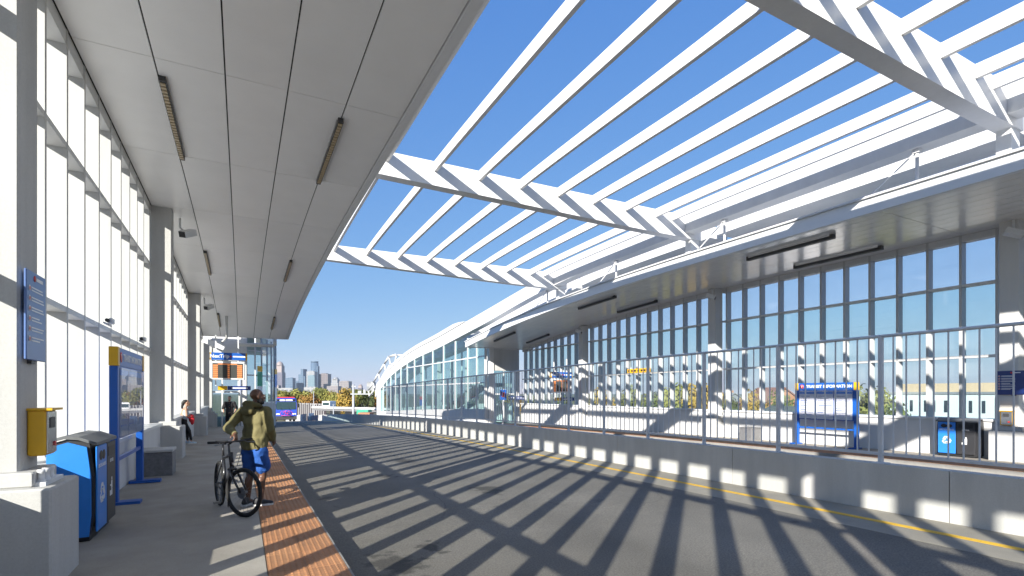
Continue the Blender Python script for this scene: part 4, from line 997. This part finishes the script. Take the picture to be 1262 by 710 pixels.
# ------------------------------------------------------------------ people
M('skin_dark', (.13, .062, .036), .4, var=.12, scale=14, spec=.45)
M('skin_light', (.42, .24, .16), .5, var=.08, scale=14)
M('olive_cloth', (.15, .132, .055), .85, var=.15, scale=7, bump=.5, bscale=26)
M('olive_dark', (.10, .085, .03), .85, var=.15, scale=7, bump=.4, bscale=26)
M('royal_cloth', (.012, .075, .30), .8, var=.2, scale=9, bump=.5, bscale=22)
M('black_cloth', (.012, .012, .014), .85, var=.2, scale=9, bump=.4, bscale=24)
M('charcoal_cloth', (.035, .037, .042), .85, var=.2, scale=9)
M('red_cloth', (.58, .022, .03), .75, var=.2, scale=12, bump=.6, bscale=20)
M('pale_cloth', (.50, .60, .68), .8, var=.1, scale=12)
M('hair_black', (.012, .010, .009), .6, var=.3, scale=30, bump=.5, bscale=60)
M('tan_boot', (.28, .13, .045), .7, var=.15, scale=15)
M('shoe_dark', (.022, .022, .026), .6); M('sole_white', (.72, .72, .70), .6)
M('eye_white', (.7, .68, .64), .3)
def capsule(q, p0, r0, p1, r1, n=10):
    q.tube(p0, p1, r0, r1, n, cap=False); q.ball(p0, r0, n=n); q.ball(p1, r1, n=n)
def ell(q, c, r, rot=(0, 0, 0)):
    b = MB().ball((0, 0, 0), *r, n=14, m=9); Mx = Euler(rot).to_matrix(); q.quadmesh([Mx @ Vector(p) + Vector(c) for p in b.v], b.f)
def melt(name, q, m, parent, voxel=.014, smooth=6, fold=0.0, fs=9.0):
    """fuse overlapping shapes into one continuous skin"""
    me = q.mesh(name, None); o = bpy.data.objects.new(name + '_src', me); col.objects.link(o)
    r = o.modifiers.new('r', 'REMESH'); r.mode = 'VOXEL'; r.voxel_size = voxel
    s = o.modifiers.new('s', 'SMOOTH'); s.factor = .5; s.iterations = smooth
    dg = bpy.context.evaluated_depsgraph_get(); dg.update()
    nm = bpy.data.meshes.new_from_object(o.evaluated_get(dg)); bpy.data.objects.remove(o)
    if fold:
        no = [v.normal.copy() for v in nm.vertices]
        for v, n_ in zip(nm.vertices, no):
            p = v.co; k = noise.noise(Vector((p.x * fs, p.y * fs, p.z * fs * .7))) + .5 * noise.noise(Vector((p.x * fs * 2.1 + 9, p.y * fs * 2.1, p.z * fs * 1.2)))
            v.co = p + n_ * k * fold
    nm.materials.clear(); nm.materials.append(MAT[m]); nm.name = name
    nm.polygons.foreach_set('use_smooth', [True] * len(nm.polygons)); nm.update()
    return link(name, nm, parent)
def head(q, c, yaw, s=1.0, nose=True):
    """face looks along +Y turned by yaw"""
    Mx = Matrix.Rotation(yaw, 3, 'Z'); c = Vector(c)
    P = lambda x, y, z: c + Mx @ (Vector((x, y, z)) * s)
    e = (0, 0, yaw)
    ell(q, P(0, -.015, .035), (.076 * s, .096 * s, .088 * s), e)       # cranium
    ell(q, P(0, .02, -.02), (.066 * s, .080 * s, .095 * s), e)         # face
    ell(q, P(0, .055, -.085), (.045 * s, .042 * s, .035 * s), e)       # jaw and chin
    ell(q, P(0, .092, .022), (.05 * s, .018 * s, .014 * s), e)         # brow
    ell(q, P(0, .106, -.018), (.015 * s, .02 * s, .026 * s), e)        # nose
    ell(q, P(0, .093, -.058), (.026 * s, .014 * s, .012 * s), e)       # mouth
    for k in (-1, 1): ell(q, P(k * .076, -.005, -.005), (.012 * s, .024 * s, .034 * s), (0, 0, yaw + k * .35))
    return P
def hand(q, wrist, d, palm_n, curl=.5, s=1.0, side=1):
    """palm and five fingers from the wrist along d, curling towards palm_n"""
    wrist = Vector(wrist); d = Vector(d).normalized(); pn = Vector(palm_n); pn = (pn - d * pn.dot(d)).normalized(); lat = d.cross(pn).normalized() * side
    ell_c = wrist + d * .045 * s
    for k in range(4):
        b = wrist + lat * (k - 1.5) * .019 * s; capsule(q, b + d * .005, .014 * s, b + d * .085 * s, .0115 * s, 7)
        L = (.070, .078, .072, .056)[k] * s; p = b + d * .085 * s; dd = d
        for j in range(3):
            dd = (dd * math.cos(curl) + pn * math.sin(curl)).normalized(); n_ = p + dd * L * (.45, .32, .26)[j]
            capsule(q, p, .0098 * s, n_, .0088 * s, 6); p = n_; 
            pn = (pn - dd * pn.dot(dd)).normalized()
        pn = Vector(palm_n); pn = (pn - d * pn.dot(d)).normalized()
    t0 = wrist + d * .02 * s - lat * .03 * s; t1 = t0 + (d * .6 - lat * .6 + pn * .4).normalized() * .045 * s; t2 = t1 + (d * .8 + pn * .6).normalized() * .035 * s
    capsule(q, t0, .014 * s, t1, .0115 * s, 7); capsule(q, t1, .0115 * s, t2, .009 * s, 7)

def shoe(q, p, yaw, L=.28, flat=False):
    Mx = Matrix.Rotation(yaw, 3, 'Z'); p = Vector(p)
    P = lambda x, y, z: p + Mx @ Vector((x, y, z))
    capsule(q, P(0, -.06, .055), .048, P(0, .09, .045), .042); capsule(q, P(-.012, .09, .045), .04, P(.0, .16, .035), .032); ell(q, P(0, -.03, .09), (.045, .06, .045), (0, 0, yaw))
def sole(name, p, yaw, m, parent):
    q = MB(); pts = [(-.04, -.10), (.04, -.10), (.05, .0), (.052, .11), (.03, .185), (-.02, .19), (-.05, .12), (-.047, 0)]
    Mx = Matrix.Rotation(yaw, 2); q.prism([tuple(Mx @ Vector(a) + Vector(p[:2])) for a in pts], p[2], p[2] + .028); return q.build(name, m, parent)

def cyclist():
    base = Vector((.17, 8.95, -drop(8.95)))
    rz = R(-42)
    t = empty('person', base, rz, 'person in olive jacket and blue shorts holding a bicycle, head turned away', 'person')
    inv = Matrix.Rotation(-rz, 3, 'Z'); W = lambda x, y, z: inv @ (Vector((x, y, z)) - base)
    lh = W(-.075, 8.50, 1.05)                                # hand on the left grip
    hips = Vector((0, 0, .96)); ch = Vector((0, .03, 1.30)); ls, rs = Vector((-.185, -.01, 1.455)), Vector((.185, .04, 1.455))
    le = Vector((-.235, -.27, 1.20)); lw = lh + Vector((-.045, .03, .06))
    re = Vector((.235, .08, 1.17)); rw = Vector((.16, .23, 1.0))
    lk, rk = Vector((-.10, .03, .50)), Vector((.115, .05, .50)); la, ra = Vector((-.10, -.02, .085)), Vector((.105, .02, .085))
    q = MB(); hc = (.02, .045, 1.675)
    P = head(q, hc, R(-34)); capsule(q, (0, .0, 1.45), .062, (.012, .03, 1.60), .056)
    capsule(q, ls, .05, le, .042); capsule(q, le, .042, lw, .028); capsule(q, rs, .05, re, .042); capsule(q, re, .042, rw, .028)
    ell(q, (0, 0, 1.22), (.16, .10, .26)); ell(q, (0, 0, .95), (.16, .11, .14)); capsule(q, ls, .06, rs, .06)
    for k, a, h in ((lk, la, -.09), (rk, ra, .09)):
        capsule(q, (h, 0, .92), .085, k, .058); capsule(q, k, .056, a, .034); ell(q, k * .62 + a * .38 + Vector((0, -.025, 0)), (.05, .055, .12)); capsule(q, a, .036, a + Vector((.0, .1, -.04)), .03)
    hand(q, lw, lh - lw, (-.2, -.4, -1), .75, 1.0, 1); hand(q, rw, (-.2, .5, -.8), (-1, 0, 0), .45, 1.0, -1)
    melt('body', q, 'skin_dark', t, .0085, 4)
    for k in (-1, 1): MB().ball(P(k * .028, .088, .006), .011, n=8, m=5).build('eye', 'eye_white', t)
    q = MB(); Mx = Matrix.Rotation(R(-34), 3, 'Z')
    ell(q, P(0, .052, -.088), (.052, .05, .04), (0, 0, R(-34))); [ell(q, P(k * .058, .02, -.06), (.015, .045, .045), (0, 0, R(-34))) for k in (-1, 1)]
    melt('beard', q, 'hair_black', t, .008, 3)
    # jacket
    q = MB()
    ell(q, (0, .005, 1.32), (.195, .140, .22)); ell(q, (0, .012, 1.12), (.20, .155, .24)); ell(q, (0, .01, .97), (.205, .158, .17)); q.tube((0, .01, .865), (0, .01, 1.05), .195, .20, 16)
    capsule(q, ls + Vector((.03, 0, -.03)), .08, rs + Vector((-.03, 0, -.03)), .08)
    capsule(q, ls, .08, le, .068); capsule(q, le, .07, lw + (le - lw) * .10, .048); capsule(q, rs, .08, re, .068); capsule(q, re, .07, rw + (re - rw) * .1, .05)
    q.v = [(x, y * (.80 if z < 1.02 and abs(x) < .23 and abs(y - .01) < .22 else 1), z) for x, y, z in q.v]
    jk = melt('jacket', q, 'olive_cloth', t, .013, 5, .014, 11)
    q = MB(); N_ = 14
    for i in range(N_):
        a = 2 * math.pi * i / N_; b = 2 * math.pi * (i + 1) / N_
        pt = lambda a: Vector((.105 * math.cos(a), -.015 + .115 * math.sin(a), 1.535 - .035 * math.sin(a) + .0))
        capsule(q, pt(a), .034 + .02 * max(0, -math.sin(a)), pt(b), .034 + .02 * max(0, -math.sin(b)))
    ell(q, (0, -.14, 1.47), (.11, .06, .09))
    melt('hood', q, 'olive_dark', jk, .012, 4, .008, 14)
    q = MB()
    q.path([(.0, .185, .88), (.015, .19, 1.15), (.0, .165, 1.45)], .012, 6); q.build('zip', 'stainless', jk)
    # shorts
    q = MB(); ell(q, (0, 0, .90), (.19, .14, .14))
    for k, h in ((lk, -.095), (rk, .095)): capsule(q, (h, 0, .84), .118, k + Vector((0, 0, .09)), .112)
    sh = melt('shorts', q, 'royal_cloth', t, .013, 4, .016, 13)
    for a, yw in ((la, R(12)), (ra, R(-50))):
        q = MB(); shoe(q, (a.x, a.y - .02, -.0), yw); o = melt('shoe', q, 'shoe_dark', t, .010, 3); sole('sole', (a.x, a.y - .02, .001), yw, 'sole_white', o)
    return t
cyclist()

def simple_person(loc, rz, label, H, joints, cloth):
    """joints scaled for a 1.8 m figure"""
    t = empty('person', loc, rz, label, 'person'); t.scale = (H / 1.8,) * 3
    J = {k: Vector(v) for k, v in joints.items() if not isinstance(v, (int, float))}
    q = MB(); P = head(q, J['head'], joints.get('yaw', Vector((0, 0, 0)))[0], 1.0)
    capsule(q, J['neck'] + Vector((0, 0, -.06)), .055, J['head'] + Vector((0, -.01, -.06)), .05)
    mid = (J['neck'] + J['hip']) / 2
    capsule(q, J['neck'] + Vector((0, 0, -.14)), .115, mid, .12, 12); capsule(q, mid, .12, J['hip'], .135, 12); capsule(q, J['sl'], .055, J['sr'], .055)
    for s in 'lr':
        capsule(q, J['s' + s], .052, J['e' + s], .04); capsule(q, J['e' + s], .04, J['w' + s], .027); hand(q, J['w' + s], J['w' + s] - J['e' + s], joints['palm' + s], .4, 1.0, 1 if s == 'l' else -1)
        capsule(q, J['h' + s], .09, J['k' + s], .057); capsule(q, J['k' + s], .055, J['a' + s], .036); capsule(q, J['a' + s], .036, J['a' + s] + Vector((0, .1, -.04)), .03)
    melt('body', q, cloth['skin'], t, .011, 3)
    for k in (-1, 1): MB().ball(P(k * .028, .09, .006), .011, n=6, m=4).build('eye', 'eye_white', t)
    for nm, m, caps, fold in cloth['parts']:
        q = MB()
        for c in caps:
            if c[0] == 'e': ell(q, c[1], c[2], c[3] if len(c) > 3 else (0, 0, 0))
            else: capsule(q, J[c[0]] if isinstance(c[0], str) else Vector(c[0]), c[1], J[c[2]] if isinstance(c[2], str) else Vector(c[2]), c[3], 10)
        melt(nm, q, m, t, .014, 3, fold, 12)
    for s in 'lr':
        q = MB(); a = J['a' + s]; shoe(q, (a.x, a.y, a.z - .085), joints['foot' + s]); o = melt('shoe', q, cloth['shoe'], t, .011, 2); sole('sole', (a.x, a.y, a.z - .085), joints['foot' + s], 'sole_white', o)
    return t
hy = R(-12)
simple_person((-.56, 30.6, -drop(30.6)), R(172), 'person in black shirt and trousers with tan boots standing below the departure board', 1.86,
    dict(head=(0, .03, 1.69), yaw=(R(8), 0, 0), neck=(0, 0, 1.54), hip=(0, 0, .96), sl=(-.2, 0, 1.46), sr=(.2, 0, 1.46), el=(-.29, -.04, 1.19), er=(.29, -.04, 1.19), wl=(-.235, .1, .98), wr=(.235, .1, .98), palml=(1, .2, 0), palmr=(-1, .2, 0),
         hl=(-.09, 0, .92), hr=(.09, 0, .92), kl=(-.11, .03, .5), kr=(.12, .02, .5), al=(-.12, 0, .085), ar=(.15, .02, .085), footl=R(20), footr=R(-18)),
    dict(skin='skin_light', shoe='tan_boot', parts=[
        ('shirt', 'black_cloth', [('e', (0, 0, 1.32), (.215, .135, .2)), ('e', (0, 0, 1.08), (.19, .13, .24)), ('sl', .082, 'el', .075), ('sr', .082, 'er', .075), ('sl', .08, 'sr', .08)], .01),
        ('trousers', 'black_cloth', [('e', (0, 0, .93), (.18, .135, .15)), ('hl', .1, 'kl', .075), ('kl', .075, (-.12, 0, .13), .06), ('hr', .1, 'kr', .075), ('kr', .075, (.15, .02, .13), .06)], .01),
        ('bag_strap', 'charcoal_cloth', [((-.16, .06, 1.5), .02, (.0, .145, 1.3), .02), ((.0, .145, 1.3), .02, (.19, .11, 1.1), .02)], 0),
        ('apron_panel', 'charcoal_cloth', [('e', (.02, .10, 1.08), (.11, .04, .16))], 0),
        ('hair', 'hair_black', [('e', (0, -.0, 1.745), (.082, .10, .075)), ('e', (0, -.05, 1.69), (.078, .06, .08))], 0),
        ('beard', 'hair_black', [('e', (.0, .085, 1.60), (.05, .045, .035))], 0)]))
simple_person((-1.83, 22.6, -drop(22.6)), R(-80), 'person in pale top and black leggings with a red jacket leaning on wall ledge', 1.70,
    dict(head=(0, .03, 1.60), yaw=(R(0), 0, 0), neck=(0, -.02, 1.45), hip=(0, -.10, .90), sl=(-.17, -.02, 1.37), sr=(.17, -.02, 1.37), el=(-.22, .0, 1.11), er=(.22, .0, 1.11), wl=(-.1, .2, 1.06), wr=(.1, .2, 1.06), palml=(1, 0, 0), palmr=(-1, 0, 0),
         hl=(-.08, -.09, .88), hr=(.08, -.09, .88), kl=(-.08, .05, .49), kr=(.08, .1, .5), al=(-.08, .05, .085), ar=(.08, .16, .085), footl=0, footr=R(-8)),
    dict(skin='skin_light', shoe='pale_cloth', parts=[
        ('top', 'pale_cloth', [('e', (0, -.02, 1.2), (.16, .125, .19)), ('e', (0, -.06, 1.03), (.15, .125, .12))], .006),
        ('leggings', 'black_cloth', [('e', (0, -.1, .89), (.175, .15, .14)), ('hl', .1, 'kl', .068), ('kl', .065, (-.08, .05, .16), .046), ('hr', .1, 'kr', .068), ('kr', .065, (.08, .16, .16), .046)], .004),
        ('carried_jacket', 'red_cloth', [('e', (-.02, .17, 1.06), (.2, .1, .1)), ('e', (.06, .2, .92), (.1, .08, .18)), ('e', (-.1, .18, .97), (.1, .08, .13))], .02),
        ('hair', 'hair_black', [('e', (0, -.02, 1.655), (.084, .105, .08)), ('e', (0, -.1, 1.58), (.06, .06, .1)), ('e', (0, -.13, 1.46), (.04, .045, .1))], .004)]))

# ------------------------------------------------------------------ bicycle
M('bike_black', (.018, .018, .02), .35, coat=.3); M('bike_rubber', (.014, .014, .014), .8); M('bike_grey', (.20, .20, .20), .4, metal=.6)
def bicycle():
    rear = Vector((-.30, 9.18)); front = Vector((-.075, 8.10)); d = (front - rear).normalized()
    t = empty('bicycle', (rear.x, rear.y, -drop(9)), math.atan2(d.y, d.x), 'black city bicycle with turned front wheel beside the tactile strip', 'bicycle')
    # local: +X forward, rear axle over origin
    WB = (front - rear).length; Rw = .345
    def wheel(parent, loc, rz=0):
        w_ = empty('wheel', loc); w_.parent = parent; w_.rotation_euler.z = rz
        N = 40
        def torus(r, tr, n2, m, nm):
            q = MB(); vs_ = []; fs = []
            for i in range(N):
                a = 2 * math.pi * i / N
                for j in range(n2):
                    b = 2 * math.pi * j / n2; rr = r + tr * math.cos(b); vs_.append((rr * math.cos(a), tr * math.sin(b), rr * math.sin(a)))
            for i in range(N):
                for j in range(n2): i2, j2 = (i + 1) % N, (j + 1) % n2; fs.append((i * n2 + j, i * n2 + j2, i2 * n2 + j2, i2 * n2 + j))
            q.quadmesh(vs_, fs, True); return q.build(nm, m, w_)
        torus(Rw - .025, .025, 8, 'bike_rubber', 'tyre'); torus(Rw - .052, .012, 6, 'bike_black', 'rim')
        for i in range(24):
            a = 2 * math.pi * i / 24; s = .03 if i % 2 else -.03
            MB().tube((.018 * math.cos(a + .5), s, .018 * math.sin(a + .5)), ((Rw - .055) * math.cos(a), 0, (Rw - .055) * math.sin(a)), .0013, n=3).build('spoke', 'bike_grey', w_)
        MB().tube((0, -.05, 0), (0, .05, 0), .02, n=10).build('hub', 'bike_grey', w_); MB().tube((0, -.042, 0), (0, -.038, 0), .08, n=18).build('brake_disc', 'bike_grey', w_)
        return w_
    wheel(t, (0, 0, Rw))
    bb = Vector((.43, 0, .28)); seat = Vector((.27, 0, .80)); hd = Vector((.83, 0, .86)); hb = Vector((.875, 0, .70)); st = R(28)
    fr = MB(); fr.tube(bb, seat, .022).tube(hb, bb, .031).tube(hd, seat - Vector((-.01, 0, .04)), .024)
    fr.tube(hb - Vector((.02, 0, .05)) * 0 + Vector((-.015, 0, .05)), hd + Vector((-.01, 0, .03)), .024)
    for s in (-.055, .055): fr.tube((0, s, Rw), bb + Vector((-.03, s * .5, 0)), .011).tube((0, s, Rw), seat + Vector((0, s * .3, -.08)), .010)
    fr.build('frame', 'bike_black', t)
    MB().tube(seat, seat + Vector((-.035, 0, .16)), .014).build('seat_post', 'bike_black', t)
    sd_ = MB(); P = [(-.15, .075), (-.1, .085), (0, .045), (.08, .022), (.14, .018), (.14, -.018), (.08, -.022), (0, -.045), (-.1, -.085), (-.15, -.075)]
    sp = seat + Vector((-.03, 0, .165)); sd_.prism([(sp.x + x, y) for x, y in P], sp.z, sp.z + .045); sd_.build('saddle', 'black', t)
    # steering assembly
    piv = Vector((hb.x + .0, 0, hb.z)); sa = empty('steering', piv); sa.parent = t; sa.rotation_euler.z = st
    fx = WB - piv.x
    for s in (-.055, .055): MB().tube((.012, s, -.05), (fx, s, Rw - piv.z), .018, .014).build('fork_blade', 'bike_black', sa)
    MB().tube((0, -.06, -.04), (0, .06, -.04), .02).build('fork_crown', 'bike_black', sa)
    MB().tube((-.02, 0, .0), (-.075, 0, .30), .017).tube((-.075, 0, .30), (.0, 0, .345), .016).build('stem', 'bike_black', sa)
    hbq = MB(); hbq.path([(-.03, -.33, .355), (.0, -.12, .345), (.0, .12, .345), (-.03, .33, .355)], .013); hbq.build('handlebar', 'bike_black', sa)
    for s in (-1, 1):
        MB().tube((-.018, s * .22, .352), (-.032, s * .345, .357), .018).build('grip', 'bike_rubber', sa); MB().path([(.01, s * .2, .34), (.06, s * .24, .325), (.07, s * .32, .32)], .007, 5).build('brake_lever', 'bike_grey', sa)
    MB().path([(.02, .1, .34), (.11, .07, .25), (.06, .03, .0)], .004, 5).build('brake_cable', 'black', sa)
    wheel(sa, (fx, 0, Rw - piv.z))
    # drivetrain on the right side (-Y local is right when moving +X)
    q = MB().tube(bb + Vector((0, -.05, 0)), bb + Vector((0, -.045, 0)), .095, n=22); q.build('chainring', 'dark_metal', t)
    for s, a in ((-1, R(-50)), (1, R(130))):
        e = bb + Vector((math.cos(a) * .17, s * .075, math.sin(a) * .17)); MB().tube(bb + Vector((0, s * .06, 0)), e, .012).build('crank', 'bike_grey', t); box('pedal', tuple(e + Vector((-.045, s * .01, -.012))), tuple(e + Vector((.045, s * .1, .012))), 'bike_grey', t)
    q = MB().tube((0, -.05, Rw), (0, -.035, Rw), .05, n=16); q.build('cassette', 'bike_grey', t)
    MB().path([tuple(bb + Vector((0, -.047, .093))), (0, -.045, Rw + .045)], .004, 5).path([tuple(bb + Vector((0, -.047, -.093))), (.02, -.045, Rw - .12), (0, -.045, Rw - .045)], .004, 5).build('chain', 'dark_metal', t)
    MB().tube((.3, .06, .02), (.36, .03, .30), .008).build('kickstand', 'bike_grey', t)
bicycle()

# ------------------------------------------------------------------ haze over the city
def haze():
    m = bpy.data.materials.new('haze'); m.use_nodes = True; n = m.node_tree.nodes; n.clear(); o_ = n.new('ShaderNodeOutputMaterial'); v = n.new('ShaderNodeVolumePrincipled')
    v.inputs['Color'].default_value = (.80, .90, 1, 1); v.inputs['Density'].default_value = 6e-5; v.inputs['Anisotropy'].default_value = .2
    m.node_tree.links.new(v.outputs[0], o_.inputs['Volume'])
    q = MB().box((-9100, -9100, GZ - 2), (9100, 9100, 260)); me = q.mesh('haze', m); link('haze', me, kind='stuff')
haze()
